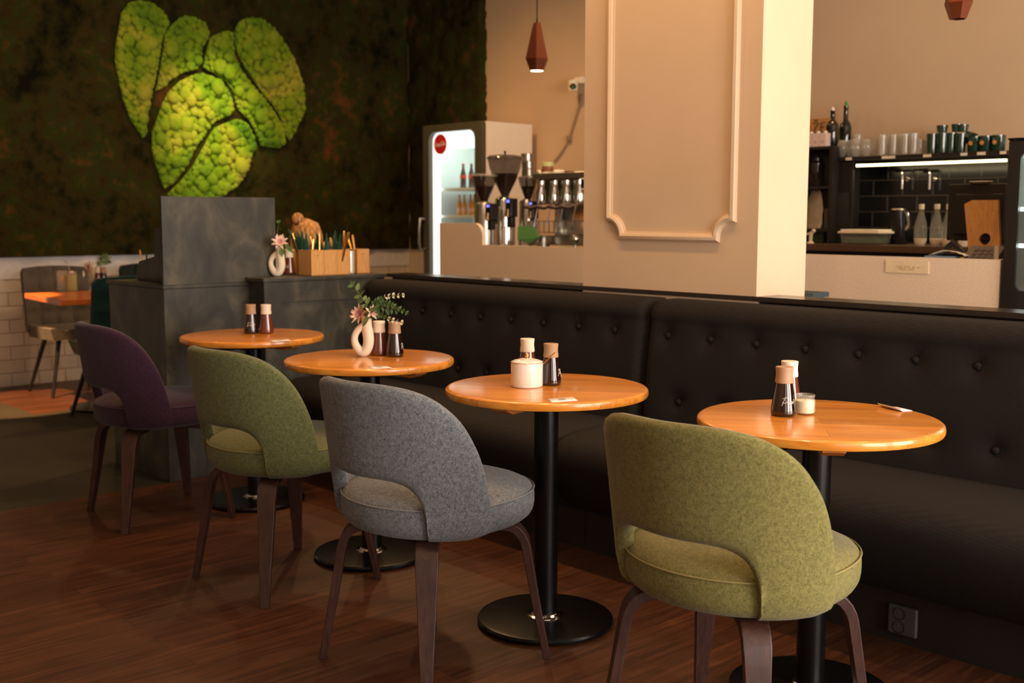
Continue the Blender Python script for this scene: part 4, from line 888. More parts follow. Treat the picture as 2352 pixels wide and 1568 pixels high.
mk('door_handle',G().tube([(fx0+.02,Yf,1.24),(fx0+.015,Yf-.05,1.25),(fx0+.012,Yf-.06,1.15),(fx0+.012,Yf-.06,1.05),(fx0+.015,Yf-.05,.98),(fx0+.02,Yf,.99)],.012,10),'steel',d,world=True,smooth=True)
zh_=F(1040,340,Yf).z
mk('lit_header',G().box(ox0-.01,ox1+.01,Yf+.05,Yf+.09,zh_,oz1+.02),'fridge_light',t,world=True)
mk('light_strip',G().box(ox0-.012,ox0+.075,Yf+.05,Yf+.07,.2,zh_),'fridge_light',t,world=True)
mk('kick_grille',G().box(fx0+.01,fx1-.01,Yf+.02,Yf+.05,0,.11),'black',t,world=True)
sz=[F(1060,432,6.2).z,F(1060,494,6.2).z,.92,.62]
for z in sz: mk('fridge_shelf',G().box(ox0+.01,fx1-wl-.006,6.11,6.54,z-.022,z),'fridge_white',t,world=True)
light('fridge_lamp','AREA',((fx0+fx1)/2,6.25,1.97),1.6,(.9,1,.96),target=((fx0+fx1)/2,6.3,0),shape='RECTANGLE',size=.5,size_y=.25)
# logo disc
dc=F(1008,331,Yf); rd=(F(1008,310,Yf).z-F(1008,355,Yf).z)/2*1.03
o=mk('logo_disc',G().lathe([(.0001,0),(rd,0),(rd,.004),(.0001,.0045)],n=48,T=Matrix.Rotation(R(90),4,'X')),'red',t,smooth=30); o.location=Vector((dc.x,Yf+.018,dc.z))-Vector(t.location)
COKE=[[(14,8),(10,10),(5,7),(3,2),(5,-2),(10,-3),(14,-1)],[(17,0),(20,3),(22,1),(20,-2),(17,-2),(16,0),(17,3)],[(28,3),(25,3),(23,0),(25,-2),(28,-1)],[(34,3),(31,3),(29,0),(31,-2),(34,1),(35,3),(34,-1),(36,-2)],[(37,1),(40,2)],[(53,8),(49,11),(44,7),(42,2),(44,-2),(49,-3),(53,-1)],[(55,0),(58,3),(60,1),(58,-2),(55,-2),(54,0),(55,3)],[(62,-1),(65,6),(66,10),(64,10),(62,3),(63,-2),(65,-2)],[(71,3),(68,3),(66,0),(68,-2),(71,1),(72,3),(71,-1),(74,-2)],[(3,-5),(20,-6),(45,-5),(52,-2)]]
g=G(); k=rd*1.75/76; curvestroke(g,COKE,lambda x,z:((x-38)*k,-.0048,(z-2)*k*1.25),rd*.022); mk('lettering',g,'white_print',o,smooth=True)
def bottle(name,label,loc,h,r,mt,lm,grp,capm='red'):
    t=thing(name,label,'bottle',loc,0,grp)
    mk('bottle_body',G().lathe([(.0001,0),(r*.85,0),(r,.01),(r*.92,h*.30),(r,h*.45),(r*.9,h*.58),(r*.42,h*.80),(r*.40,h*.955),(.0001,h*.955)],n=22),mt,t,smooth=50)
    mk('label_band',G().lathe([(r*.99,h*.14 if mt!='cola' else h*.38),(r*1.03,h*.15 if mt!='cola' else h*.39),(r*1.03,h*.33 if mt!='cola' else h*.52),(r*.99,h*.34 if mt!='cola' else h*.53)],n=22,cap=False),lm,t,smooth=True)
    mk('bottle_cap',G().lathe([(r*.45,h*.956),(r*.48,h*.96),(r*.45,h),(.0001,h)],n=16),capm,t); return t
for i,px in enumerate((1064,1083)): v=at(px,430,y=6.22); bottle('cola_bottle','dark cola bottle with red label on the upper fridge shelf, '+('left one' if i==0 else 'right one'),(v.x,6.22,sz[0]+.001),at(px,376,y=6.22).z-sz[0],.027,'cola','red','cola bottles in the fridge')
for i,px in enumerate((1055,1069,1081,1092)): v=at(px,492,y=6.22+.012*(i%2)); bottle('orange_bottle','bottle of orange drink on the second fridge shelf, '+('leftmost','second from left','third from left','rightmost behind the grinder')[i],(v.x,6.22,sz[1]+.001),at(1060,447,y=6.22).z-sz[1],.021,'orange_drink','label_orange','orange drinks in the fridge',capm='mark_orange')
# security camera, cable
v=F(1333,196,YB)
t=thing('security_camera','small white security camera on the back wall beside the pillar','camera',(v.x,YB,v.z))
mk('mount',G().box(-.03,.06,-.05,-.001,.01,.06),'plastic_white',t,bevel=.008); mk('camera_body',G().lathe([(.0001,.035),(.038,.033),(.04,.0),(.036,-.05),(.0001,-.052)],c=(.0,-.085,-.0),n=24),'plastic_white',t,smooth=40); mk('lens',G().ball((.018,-.104,-.018),.027,14),'black',t,smooth=True); mk('status_light',G().ball((.034,-.124,-.026),.0035,8),mat('green_led',S(40,200,40),.5,emit=(.1,1,.1,1),estr=.6),t)
pc=[F(1338,215,YB),F(1334,240,YB),F(1310,318,YB),F(1296,345,YB),F(1275,372,YB)]
o=mk('camera_cable',G().tube([(p.x,YB-.012,p.z) for p in pc],.006,6).box(pc[2].x-.02,pc[2].x+.02,YB-.03,YB-.002,pc[2].z-.02,pc[2].z+.02),'cable',label='thin white cable with a junction block running down from the security camera',cat='cable')
# pendants
def pendant(label,px,yb_,yw,wpx,y,on):
    b_=at(px,yb_,y=y); w_=(at(px+wpx/2,yw,y=y)-at(px-wpx/2,yw,y=y)).x*.5*.72; zw=at(px,yw,y=y).z-b_.z
    t=thing('pendant_lamp',label,'lamp',(b_.x,y,b_.z),R(12))
    Lh=zw*4.05
    g=G(); rows=[]
    for r_,z in ((w_*.60,0),(w_,zw),(w_*.33,Lh),(.0001,Lh*1.01)): rows.append([(r_*cos(2*PI*k/6),r_*sin(2*PI*k/6),z) for k in range(6)])
    g.sheet(rows,close=True); g.sheet([[(x*.93,y_*.93,z+.003 if z<.01 else z) for x,y_,z in r_] for r_ in rows[:3]],close=True); g.sheet([rows[0],[(x*.93,y_*.93,z+.003) for x,y_,z in rows[0]]],close=True)
    mk('lamp_shade',g,'copper',t); mk('cord',G().tube([(0,0,Lh),(0,0,Lh+.03),(0,0,H-b_.z-.02)],[.008,.004,.004],8),'black',t,smooth=True)
    mk('ceiling_cup',G().lathe([(.05,H-b_.z-.03),(.05,H-b_.z)],n=20),'black',t)
    if on: mk('bulb',G().lathe([(.0001,.001),(w_*.54,.001),(w_*.5,.02),(.0001,.02)],n=6),'bulb',t)
    return b_
p1=pendant('faceted copper pendant lamp, lit, hanging before the back wall',1233,163,136,56,4.9,True)
pendant('faceted copper pendant lamp cut by the top right edge, unlit',2200,44,8,85,4.2,False)
light('pendant_light','SPOT',(p1.x,p1.y,p1.z-.01),12,(1,.8,.5),target=(p1.x,p1.y,0),spot_size=R(110),spot_blend=.8,shadow_soft_size=.04)
# ---------- bar back ----------
ZS=F(2100,354,6.36).z; yb0=6.12
zb_=at(1900,561,y=6.08).z
t=thing('back_counter','low back counter with brown edge under the black tiles','counter',(-3.2,6.35,0)); mk('counter_body',G().box(-4.6,-1.4,6.10,YB-.012,0,zb_-.04),'black_panel',t,world=True); mk('counter_top',G().box(-4.62,-1.4,6.08,YB-.012,zb_-.039,zb_),mat('edge_brown',S(96,74,58),.3),t,world=True)
struct('trim_4',G().box(-4.25,-1.4,YB-.011,YB,zb_-.2,ZS-.01),'tile_black')
# left tall unit
ux0=-4.75; ux1=F(1909,450,6.3).x; zu=at(1885,336,y=6.3).z
t=thing('shelf_unit','tall black shelf unit beside the pillar with jars and bags','shelf unit',(-4.3,6.45,zb_)); zf=zb_+.001
mk('unit_side',G().box(ux1-.02,ux1,6.3,YB-.013,zf,zu),'black_panel',t,world=True); mk('unit_side',G().box(ux0,ux0+.02,6.3,YB-.013,zf,zu),'black_panel',t,world=True)
mk('unit_back',G().box(ux0+.02,ux1-.02,YB-.03,YB-.013,zf,zu),'black',t,world=True)
zz=[at(1880,py,y=6.3).z for py in (427,525)]
for z in zz+[zu]: mk('unit_shelf',G().box(ux0+.02,ux1-.02,6.3,YB-.031,z-.018,z-(0 if z!=zu else .0)),'black_panel',t,world=True)
# hanging shelf
sx0=ux1+.002; sx1=F(2312,360,6.36).x
t=thing('wall_shelf','long black wall shelf with a warm light strip under its edge','shelf',((sx0+sx1)/2,6.5,ZS))
mk('shelf_board',G().box(sx0,sx1,6.36,YB-.001,ZS-.022,ZS),'black_panel',t,world=True)
mk('support_post',G().box(F(1950,450,6.36).x-.01,F(1950,450,6.36).x+.01,6.38,6.40,zb_+.001,ZS-.023).box(sx0,F(1950,450,6.36).x-.011,6.385,6.395,ZS-.22,ZS-.023),'black_panel',t,world=True)
lx0=F(1966,380,6.36).x; z=at(2140,374,y=6.36).z
mk('led_strip',G().box(lx0,sx1-.002,6.362,6.374,z-.007,z+.007),'led',t,world=True)
light('shelf_strip_light','AREA',((lx0+sx1)/2,6.42,z-.02),2.2,(1,.84,.5),target=((lx0+sx1)/2,6.52,0),shape='RECTANGLE',size=sx1-lx0,size_y=.03)
for i,(px,wd) in enumerate(((1950,13),(2041,30),(2130,18),(2214,15),(2254,19),(2304,14))):
    a=F(px-wd/2,360,6.36).x; b_=F(px+wd/2,360,6.36).x; mk('price_tag',G().box(a,b_,6.355,6.359,ZS-.020,ZS-.004),'plastic_white',t,world=True)
# bottles, boxes, sign on the unit
v=lambda px,y: at(px,345,y=y).x
WB=[(.0001,0),(.038,0),(.040,.006),(.040,.19),(.034,.215),(.016,.245),(.0145,.31),(.0155,.312),(.0155,.33),(.0001,.33)]
for px,y,py,lb,cp in ((1910,6.42,246,'left dark wine bottle on the shelf unit, with a white stopper','white_print'),(1940,6.56,232,'right dark wine bottle on the wall shelf, with a green tip','green_wax')):
    base=zu+.001 if px==1910 else ZS+.001; xx=v(px,y)
    if px==1910: xx=min(xx,ux1-.045)
    hh=at(px,py,y=y).z-base
    t=thing('wine_bottle',lb,'bottle',(xx,y,base)); s_=hh/.36
    mk('bottle_body',G().lathe([(r_,z_*s_) for r_,z_ in WB],n=28),'bottle_dark',t,smooth=50); mk('stopper',G().lathe([(.012,.331*s_),(.010,.345*s_),(.004,.36*s_),(.0001,.36*s_)],n=14),cp,t,smooth=40)
for i,px in enumerate((1863,1879,1895)):
    y=6.36; a=v(px-8,y); b_=v(px+7.5,y); 
    if b_>ux1-.001: b_=ux1-.001
    t=thing('milk_carton','pinkish white drink carton on the shelf unit, '+('leftmost against the pillar edge','middle one of three','rightmost of three')[i],'carton',((a+b_)/2,y,zu+.001),0,'cartons on the shelf unit'); w_=(b_-a)/2-.001; hh=at(1880,306,y=y-.035).z-zu
    mk('carton_body',G().box(-w_,w_,-.035,.035,0,hh),'milkbox',t); mk('screw_cap',G().lathe([(.012,hh+.0005),(.012,hh+.014),(.0001,hh+.014)],c=(0,0,0),n=14),'plastic_white',t)
    g=G(); g.tube([(-.01,-.0356,hh*.25),(.0,-.0356,hh*.45),(.012,-.0356,hh*.3),(.004,-.0356,hh*.22)],.0012,5); mk('carton_print',g,'ink',t)
a=at(1850,275,y=6.6); b_=at(1904,305,y=6.6)
t=thing('wooden_sign','wooden sign with dark letters standing behind the cartons','sign',((a.x+b_.x)/2,6.6,zu+.001)); hh=a.z-zu; w_=abs(b_.x-a.x)/2
mk('sign_board',G().box(-w_,w_,-.01,.01,0,hh),'tablet_wood',t)
g=G(); zc_=hh*.72; u=.02
gx=at(1874,290,y=6.59).x-(a.x+b_.x)/2
for s_ in ([(gx-u,zc_+u*1.4),(gx+u,zc_+u*1.4),(gx-u,zc_-u*1.6),(gx+u,zc_-u*1.6)],[(gx-u*.6,zc_+u*2.5),(gx,zc_+u*1.9),(gx+u*.6,zc_+u*2.5)],[(gx+u*3.6,zc_+u*1.4),(gx+u*2,zc_+u*1.4),(gx+u*2,zc_-u*1.6),(gx+u*3.6,zc_-u*1.6)],[(gx+u*2,zc_),(gx+u*3.2,zc_)]): g.tube([(x,-.0115,z_) for x,z_ in s_],.0035,5)
mk('lettering',g,'ink',t)
# jars in the unit
prop('storage_jar','glass storage jar of coffee on the upper shelf of the black unit','jar',(F(1876,400,6.42).x,6.42,zz[0]+.001),[(.0001,0),(.045,0),(.05,.01),(.05,.15),(.035,.165),(.035,.18),(.012,.185),(.015,.20),(.0001,.205)],'hopper')
g=G(); rn=random.Random(9); rows=[]
for i in range(12):
    u_=i/11; rows.append([((.062*(1-.35*max(0,u_-.6)/.4))*cos(2*PI*k/18)+rn.uniform(-.004,.004),(.035*(1-.7*u_))*sin(2*PI*k/18)+rn.uniform(-.003,.003),.245*u_) for k in range(18)])
g.sheet(rows,close=True); g.add(rows[0],[tuple(range(18))]); o=mk('coffee_bag',g,'silver_bag',smooth=True,label='shiny silver coffee bag on the lower shelf of the black unit',cat='bag'); o.location=(F(1872,480,6.40).x,6.40,zz[1]+.001)
prop('storage_tin','small pale tin right of the silver coffee bag','tin',(F(1896,510,6.44).x,6.44,zz[1]+.001),[(.0001,0),(.028,0),(.028,.12),(.02,.13),(.0001,.13)],'glass')
o=mk('storage_box',G().box(-.045,.04,-.05,.05,0,.075),'herb',label='dull green storage box at the foot of the black shelf unit',cat='box',bevel=.004); o.location=(F(1888,550,6.42).x,6.42,zb_+.001)
g=G().tube([(0,0,.0),(0,0,.05),(.01,-.0,.07)],[.010,.012,.010],10).ball((.02,0,.078),.012,10).tube([(.01,0,.07),(-.03,0,.055)],.006,8).lathe([(.022,0),(.018,.01),(.0001,.012)],n=16); o=mk('spray_trigger',g,'plastic_white',smooth=True,label='white pouring spout at the pillar edge on the back counter',cat='dispenser'); o.location=(F(1862,550,6.22).x,6.22,zb_+.001)
# glasses on the shelf
zg=ZS+.0008
def gl(px,y,h,r,m,lb,nmx='drinking_glass',grp=None,lev=0,bulb=False,inv=False):
    pr_=[(.0001,.004),(r*.82,.004),(r,h*.97),(r*1.0,h),(r*.93,h),(r*.76,.012)] if not bulb else [(.0001,.003),(r*.45,.003),(r*.8,h*.25),(r,h*.55),(r*.8,h*.85),(r*.62,h),(r*.58,h),(r*.75,h*.85)]
    if inv: pr_=[(a_,h-z_) for a_,z_ in pr_][::-1]
    o=mk(nmx,G().lathe(pr_,n=24,cap=False),m,smooth=50,fix=False,label=lb,cat='glass',group=grp); o.location=(F(px,350,y).x,y,zg+lev); return o
gl(1968,6.56,.10,.040,'glass','upside down storage glass standing higher behind the wine glasses','storage_glass',lev=.0,inv=True).scale=(1,1,1.6)
for i,(px,y) in enumerate(((1934,6.41),(1953,6.44),(1966,6.41),(1990,6.42),(1979,6.50),(2006,6.47))): gl(px,y,.108,.036,'glass',ORD[i]+' bulbous clear glass at the left end of the wall shelf','bulbous_glass','bulbous glasses on the wall shelf',bulb=True)
for i,(px,y) in enumerate(((2026,6.42),(2036,6.50),(2052,6.43),(2064,6.50),(2078,6.42),(2090,6.50),(2098,6.42))): gl(px,y,.128,.030,'glass',ORD[i]+' tall straight clear glass from the left on the wall shelf','tall_glass','tall clear glasses on the wall shelf')
for i,(px,y) in enumerate(((2112,6.44),(2122,6.52))): gl(px,y,.09,.028,'glass',('front','rear')[i]+' short clear glass just left of the green glasses','short_glass','short clear glasses on the wall shelf')
GG=[(2140,6.42,.118,0),(2163,6.42,.118,0),(2184,6.44,.118,0),(2166,6.52,.118,0),(2206,6.43,.11,0),(2200,6.52,.118,0),(2162,6.44,.045,.120),(2196,6.47,.05,.120),(2209,6.47,.045,.120)]
for i,(px,y,h_,lv) in enumerate(GG): gl(px,y,h_,.034,'glass_green',('leftmost dark green glass of the piled group','second dark green glass in the front of the pile','third dark green glass in the front of the pile','dark green glass behind the second one of the pile','rightmost dark green glass in the front of the pile','dark green glass behind the rightmost one of the pile','left dark green glass stacked on top of the pile','middle dark green glass stacked on top of the pile','right dark green glass stacked on top of the pile')[i],'green_glass','piled green glasses on the wall shelf',lev=lv)
for i,px in enumerate((2237,2263,2292)):
    y=6.43; t=thing('green_cup','dark green cup with orange round mark, '+('leftmost','middle','rightmost')[i]+' of the three at the shelf end','cup',(F(px,350,y).x,y,zg),0,'green cups with orange marks')
    mk('cup_body',G().lathe([(.0001,.002),(.034,.002),(.037,.006),(.040,.090),(.037,.090),(.034,.012)],n=28),'glass_green',t,smooth=50,fix=False); mk('round_mark',G().lathe([(.0001,0),(.012,0),(.012,.001),(.0001,.001)],n=20,T=Matrix.Translation((-.005,-.0385,.05))@Matrix.Rotation(R(90),4,'X')),'mark_orange',t)
gl(2222,6.47,.07,.036,'glass_green','dark green glass lying tilted above the green cups','green_glass',None,lev=.05).rotation_euler=(0,R(20),0)
# taps on tiles
for i,px in enumerate((2062,2124)):
    t=thing('wall_hook','chrome bent rail hook on the black tiles, '+('left' if i==0 else 'right')+' of the two','hook',(F(px,400,6.62).x,6.643,at(px,392,y=6.6).z))
    mk('hook_bar',G().tube([(-.055,-.06,0),(-.05,-.07,.004),(.04,-.07,.006),(.052,-.07,0),(.055,-.07,-.02),(.055,-.07,-.115)],.007,8).tube([(.055,-.07,-.05),(.055,0,-.05)],.005,8),'chrome',t,smooth=True); mk('hook_plate',G().lathe([(.015,0),(.015,.004)],c=(0,0,0),n=16,T=Matrix.Translation((.055,0,-.05))@Matrix.Rotation(R(90),4,'X')),'chrome',t)
# items on back counter
zq=zb_+.0008
a=F(1941,560,6.28).x; b_=F(2036,560,6.28).x; w_=(b_-a)/2; hz=at(1990,527,y=6.28).z-zb_
t=thing('food_container','translucent food container of green herbs with cream lid on the back counter','container',((a+b_)/2,6.28,zq))
rows=[[(x,y,z_) for x,y in [(u*(w_-.025+.02*z_/hz)/1,v_) for u,v_ in [(sx*1.0,sy*(.085)) for sx,sy in ((-1,-1),(1,-1),(1,1),(-1,1))]]] for z_ in (.002,hz*.72)]
g=G().sheet(rows,close=True); g.add(rows[0],[(0,1,2,3)]); mk('container_body',g,'clear',t,bevel=.006,fix=True)
mk('herb_filling',G().box(-w_+.03,w_-.03,-.075,.075,.006,hz*.5),'herb',t,bevel=.01); mk('lid',G().box(-w_,w_,-.095,.095,hz*.72,hz*.86).box(-w_+.012,w_-.012,-.085,.085,hz*.86,hz),'cap_cream',t,bevel=.005)
x=F(2062,520,6.44).x; hk=at(2060,482,y=6.44).z-zb_
t=thing('water_kettle','tall dark metal kettle with steel handle on the back counter','kettle',(x,6.44,zq)); mk('kettle_body',G().lathe([(.0001,0),(.060,0),(.062,.006),(.050,hk-.01),(.048,hk)],n=36),'kettle',t,smooth=35); mk('handle',G().tube([(.045,-.02,hk-.01),(.075,-.03,hk-.02),(.088,-.03,hk*.6),(.070,-.03,hk*.42)],.008,8,flat=1.4),'chrome',t,smooth=True); mk('kettle_lid',G().lathe([(.048,hk),(.046,hk+.006),(.0001,hk+.01)],n=30),'steel',t,smooth=35)
for i,(px,y) in enumerate(((2115,6.28),(2151,6.34),(2178,6.30))):
    x=F(px,520,y).x; hb=at(px,469,y=y).z-zb_; r_=.038
    t=thing('soda_bottle','clear plastic soda bottle with white cap and base, '+('left','middle','right')[i]+' of the three','bottle',(x,y,zq),0,'soda bottles on the back counter')
    mk('bottle_body',G().lathe([(r_*.8,.036),(r_*.98,.04),(r_,hb*.35),(r_*.93,hb*.5),(r_*.45,hb*.78),(r_*.33,hb*.86)],n=26,cap=False),'clear',t,smooth=50,fix=False); mk('base_cup',G().lathe([(.0001,0),(r_*.62,0),(r_*.84,.015),(r_*.97,.039),(.0001,.039)],n=26),'plastic_white',t,smooth=40); mk('bottle_cap',G().lathe([(r_*.40,hb*.87),(r_*.42,hb*.88),(r_*.42,hb),(.0001,hb)],n=20),'plastic_white',t,smooth=40)
prop('herb_bottle','dark green bottle right of the soda bottles','bottle',(F(2200,540,6.36).x,6.36,zq),[(.0001,0),(.03,0),(.032,.02),(.03,.1),(.018,.13),(.0001,.135)],'glass_green')
prop('cream_tub','small cream tub in front of the dark green bottle','tub',(F(2212,560,6.25).x,6.25,zq),[(.0001,0),(.025,0),(.027,.03),(.0001,.03)],'cap_cream')
# till screen, plate, tablet stand, terminal
yt=5.42; a=at(2183,423,y=yt); b_=at(2306,555,y=yt)
t=thing('till_screen','black back of a large till monitor on the counter','monitor',((a.x+b_.x)/2,yt,ZW)); w_=(b_.x-a.x)/2; h1=a.z-ZW; h0=at(2200,552,y=yt).z-ZW
mk('screen_housing',G().box(-w_,w_,-.02,.02,h0,h1).box(-w_*.7,w_,-.035,-.02,h0+.03,h1-.05),'black_panel',t,bevel=.006); mk('screen_stand',G().box(-.03,.05,-.02,.02,.012,h0).box(-.1,.1,-.08,.08,0,.012),'black',t,bevel=.004)
prop('white_plate','small white plate lying on top of the till monitor','plate',(F(2253,421,yt).x,yt,ZW+h1+.001),[(.0001,0),(.04,0),(.055,.008),(.053,.010),(.0001,.004)],'porcelain')
ys=5.10
pA=[at(2216,466,y=ys+.06),at(2221,459,y=ys+.06),at(2292,459,y=ys+.06),at(2301,575,y=ys-.02),at(2228,575,y=ys-.02)]
t=thing('tablet_stand','pale wooden tablet stand with a round hole standing on the counter','tablet stand',((pA[3].x+pA[4].x)/2,ys,ZW)); L0=Vector(t.location)
cxh=(pA[0].x+pA[2].x)/2*.42+(pA[3].x+pA[4].x)/2*.58
hc=at(2259,549,y=ys-.0); rh=.027
def slab():
    # board in a leaning plane: u along x, w up the slope
    zb0=.002; zt0=pA[2].z-ZW; lean=.08/zt0
    quad=[(pA[4].x-L0.x,zb0),(pA[3].x-L0.x,zb0),(pA[2].x-L0.x,zt0),(pA[1].x-L0.x,zt0),(pA[0].x-L0.x,zt0-.018)]
    hu,hw=hc.x-L0.x,hc.z-ZW; n=40; inner=[(hu+rh*cos(2*PI*k/n),hw+rh*sin(2*PI*k/n)) for k in range(n)]
    outer=[]
    for k in range(n):
        a_=2*PI*k/n; d_=(cos(a_),sin(a_)); best=9
        for i in range(len(quad)):
            p=quad[i];q_=quad[(i+1)%len(quad)]; ex,ey=q_[0]-p[0],q_[1]-p[1]; den=d_[0]*ey-d_[1]*ex
            if abs(den)<1e-9: continue
            tt=((p[0]-hu)*ey-(p[1]-hw)*ex)/den; ss=((p[0]-hu)*d_[1]-(p[1]-hw)*d_[0])/den
            if tt>0 and -1e-6<=ss<=1+1e-6: best=min(best,tt)
        outer.append((hu+d_[0]*best,hw+d_[1]*best))
    # snap nearest samples to the true corners
    for c_ in quad:
        k=min(range(n),key=lambda i:(outer[i][0]-c_[0])**2+(outer[i][1]-c_[1])**2); outer[k]=c_
    P=lambda u,w_,d:(u,-.02+w_*lean+d,w_)
    v=[];
    for S_,d in ((outer,0),(inner,0),(inner,.018),(outer,.018)): v+=[P(u,w_,d) for u,w_ in S_]
    return G().add(v,[(a_*n+i,a_*n+(i+1)%n,((a_+1)%4)*n+(i+1)%n,((a_+1)%4)*n+i) for a_ in range(4) for i in range(n)])
mk('stand_board',slab(),'tablet_wood',t); mk('stand_foot',G().box(-.07,.07,.0,.13,0,.012),'tablet_wood',t)
x=F(2256,580,4.98).x
t=thing('card_terminal','grey sloping card terminal in front of the tablet stand','card terminal',(x,4.99,ZW)); h1=at(2256,566,y=5.03).z-ZW
mk('terminal_body',G().prism([(-.05,0),(.06,0),(.06,h1+.004),(-.05,.014)],lambda u,v_,d:(d,u,v_),-.085,.075),'grey_plastic',t,bevel=.004)
g=G()
for i in range(4):
    for j in range(3): g.box(-.05+i*.028,-.03+i*.028,-.03+j*.024,-.014+j*.024,.0,.003)
sl=(h1+.004-.014)/.11
g.v=[(x_,y_,z_+.014+(y_+.05)*sl) for x_,y_,z_ in g.v]; mk('keypad',g,'black',t,fix=False)
x0=F(2132,580,4.97).x;x1=F(2200,580,4.97).x
o=mk('folded_paper',G().box(0,x1-x0,-.04,.06,0,.034),'blue_paper',label='blue grey folded leaflet pile on the right part of the counter',cat='paper',bevel=.004); o.location=(x0,4.97,ZW)
rows=[]; rn=random.Random(5)
for i in range(14): rows.append([(i*.013,-.03+j*.02,.0355+.022*sin(PI*i/13)*(1-.4*(j/5))+rn.uniform(0,.003)) for j in range(6)])
o=mk('crumpled_napkin',G().sheet(rows),'cap_cream',smooth=True,fix=False,label='crumpled pale napkin lying on the blue grey leaflets',cat='napkin'); o.location=(x0+.02,4.97,ZW); o.modifiers.new('s','SOLIDIFY').thickness=.002
o=mk('pen_holder',G().tube([(0,0,.0),(.03,0,.03),(.09,0,-.012)],[.014,.018,.012],10),'black',smooth=True,label='black handheld scanner resting on the napkin pile',cat='scanner'); o.location=(F(2170,566,4.99).x,5.0,ZW+.064)
o=mk('yellow_ball',G().ball((0,0,.016),.016,12),'yellow',smooth=True,label='small yellow flower head left of the card terminal',cat='flower'); o.location=(F(2213,580,4.97).x,4.96,ZW)
t=thing('leaflet_holder','clear upright leaflet holder at the right end of the counter','holder',(F(2291,590,4.93).x-.005,4.93,ZW)); mk('holder_panel',G().box(-.012,.012,-.004,.004,0,.095),'clear',t); mk('leaflet',G().box(-.009,.009,-.001,.001,.004,.085),'milkbox',t)
# ---------- display case ----------
Yd=4.86; dx0=F(2318,325,Yd).x; zd=F(2318,325,Yd).z
t=thing('display_case','tall black glass fronted display case at the right edge of the photo','display case',(dx0+.5,5.2,0)); dx1=dx0+1.1; gx0=F(2331,500,Yd).x+.012; gz0=F(2330,668,Yd).z; gz1=F(2345,350,Yd).z
mk('case_body',G().box(dx0,dx0+.03,Yd+.03,5.55,0,zd).box(dx1-.03,dx1,Yd+.03,5.55,0,zd).box(dx0,dx1,Yd+.03,5.55,zd-.03,zd).box(dx0,dx1,5.52,5.55,0,zd).box(dx0+.03,dx1-.03,Yd+.03,5.52,0,gz0-.03),'black',t,world=True)
mk('front_frame',frame(rr(dx0,dx1,0,zd,.002),rr(gx0,dx1-.06,gz0,gz1,.03),Yd,Yd+.028),'black',t,world=True,smooth=30)
mk('front_glass',G().box(gx0-.004,dx1-.056,Yd+.012,Yd+.016,gz0-.004,gz1+.004),'pane',t,world=True)
mk('inner_back',G().box(dx0+.031,dx1-.031,5.50,5.519,gz0-.03,zd-.031),mat('case_back',S(214,224,208),.5),t,world=True)
for py in (478,562): z=at(2345,py,y=Yd+.05).z; mk('case_shelf',G().box(dx0+.031,dx1-.031,Yd+.06,5.49,z-.008,z),'fridge_white',t,world=True); mk('shelf_light',G().box(dx0+.04,dx1-.04,Yd+.045,Yd+.058,z-.012,z+.004),'led_cool',t,world=True)
mk('top_light',G().box(dx0+.04,dx1-.04,Yd+.05,Yd+.065,gz1-.02,gz1-.004),'led_cool',t,world=True)
light('case_lamp','AREA',(dx0+.5,5.2,zd-.05),5,(.88,1,.9),target=(dx0+.5,5.2,0),shape='RECTANGLE',size=.9,size_y=.4)
z=at(2340,655,y=5.0).z
g=G(); rows=[[(.0+.12*cos(2*PI*k/20)*s_,.05*sin(2*PI*k/20)*s_,zz_) for k in range(20)] for s_,zz_ in ((.7,0),(1,.006),(.9,.02),(.4,.026))]; o=mk('serving_tray',g.sheet(rows,close=True),'porcelain',smooth=True,label='white serving tray at the bottom of the display case',cat='tray'); o.location=(at(2345,655,y=5.05).x+.09,5.10,gz0-.0195)
prop('dark_bowl','small dark bowl on top of the display case','bowl',(at(2342,322,y=5.0).x,5.0,zd+.001),[(.0001,0),(.03,0),(.05,.02),(.047,.02),(.0001,.006)],'black')
# ---------- ceiling downlights ----------
for i,(x,y,_) in enumerate(DOWN):
    t=thing('ceiling_downlight','round recessed ceiling downlight '+('in the open floor before the chairs','behind the purple and dark green chairs','above the two nearest tables','above the grey chair table','above the far left tables','above the counter right of the pillar','above the counter behind the pillar','above the grinders and fridge','above the bar wall shelf','beside the moss wall corner','above the square table')[i],'ceiling light',(x,y,H),0,'ceiling downlights'); mk('trim_ring',G().lathe([(.045,-.002),(.06,-.006),(.062,-.0),(.045,-.0)],n=28,cap=False),'plastic_white',t,smooth=40); mk('lamp_face',G().lathe([(.0001,-.001),(.044,-.001),(.044,-.0005),(.0001,-.0005)],n=24),'bulb',t)
# ---------- person at the far table ----------
hd=at(703,541,x=-6.35)
px_,py_=hd.x,hd.y
t=thing('person','seated person with light brown hair tied in a bun, maroon knit top','person',(px_,py_,0))
def skinned(name,V,E,Rr,m,parent,sub=2):
    me=bpy.data.meshes.new(name); me.from_pydata(V,E,[]); o=bpy.data.objects.new(name,me); C.objects.link(o); o.parent=parent; me.materials.append(M[m])
    md=o.modifiers.new('skin','SKIN')
    for i,r_ in enumerate(Rr): me.skin_vertices[0].data[i].radius=(r_,r_) if not isinstance(r_,tuple) else r_
    me.skin_vertices[0].data[0].use_root=True; s_=o.modifiers.new('sub','SUBSURF'); s_.levels=sub; s_.render_levels=sub; md.use_smooth_shade=True; return o
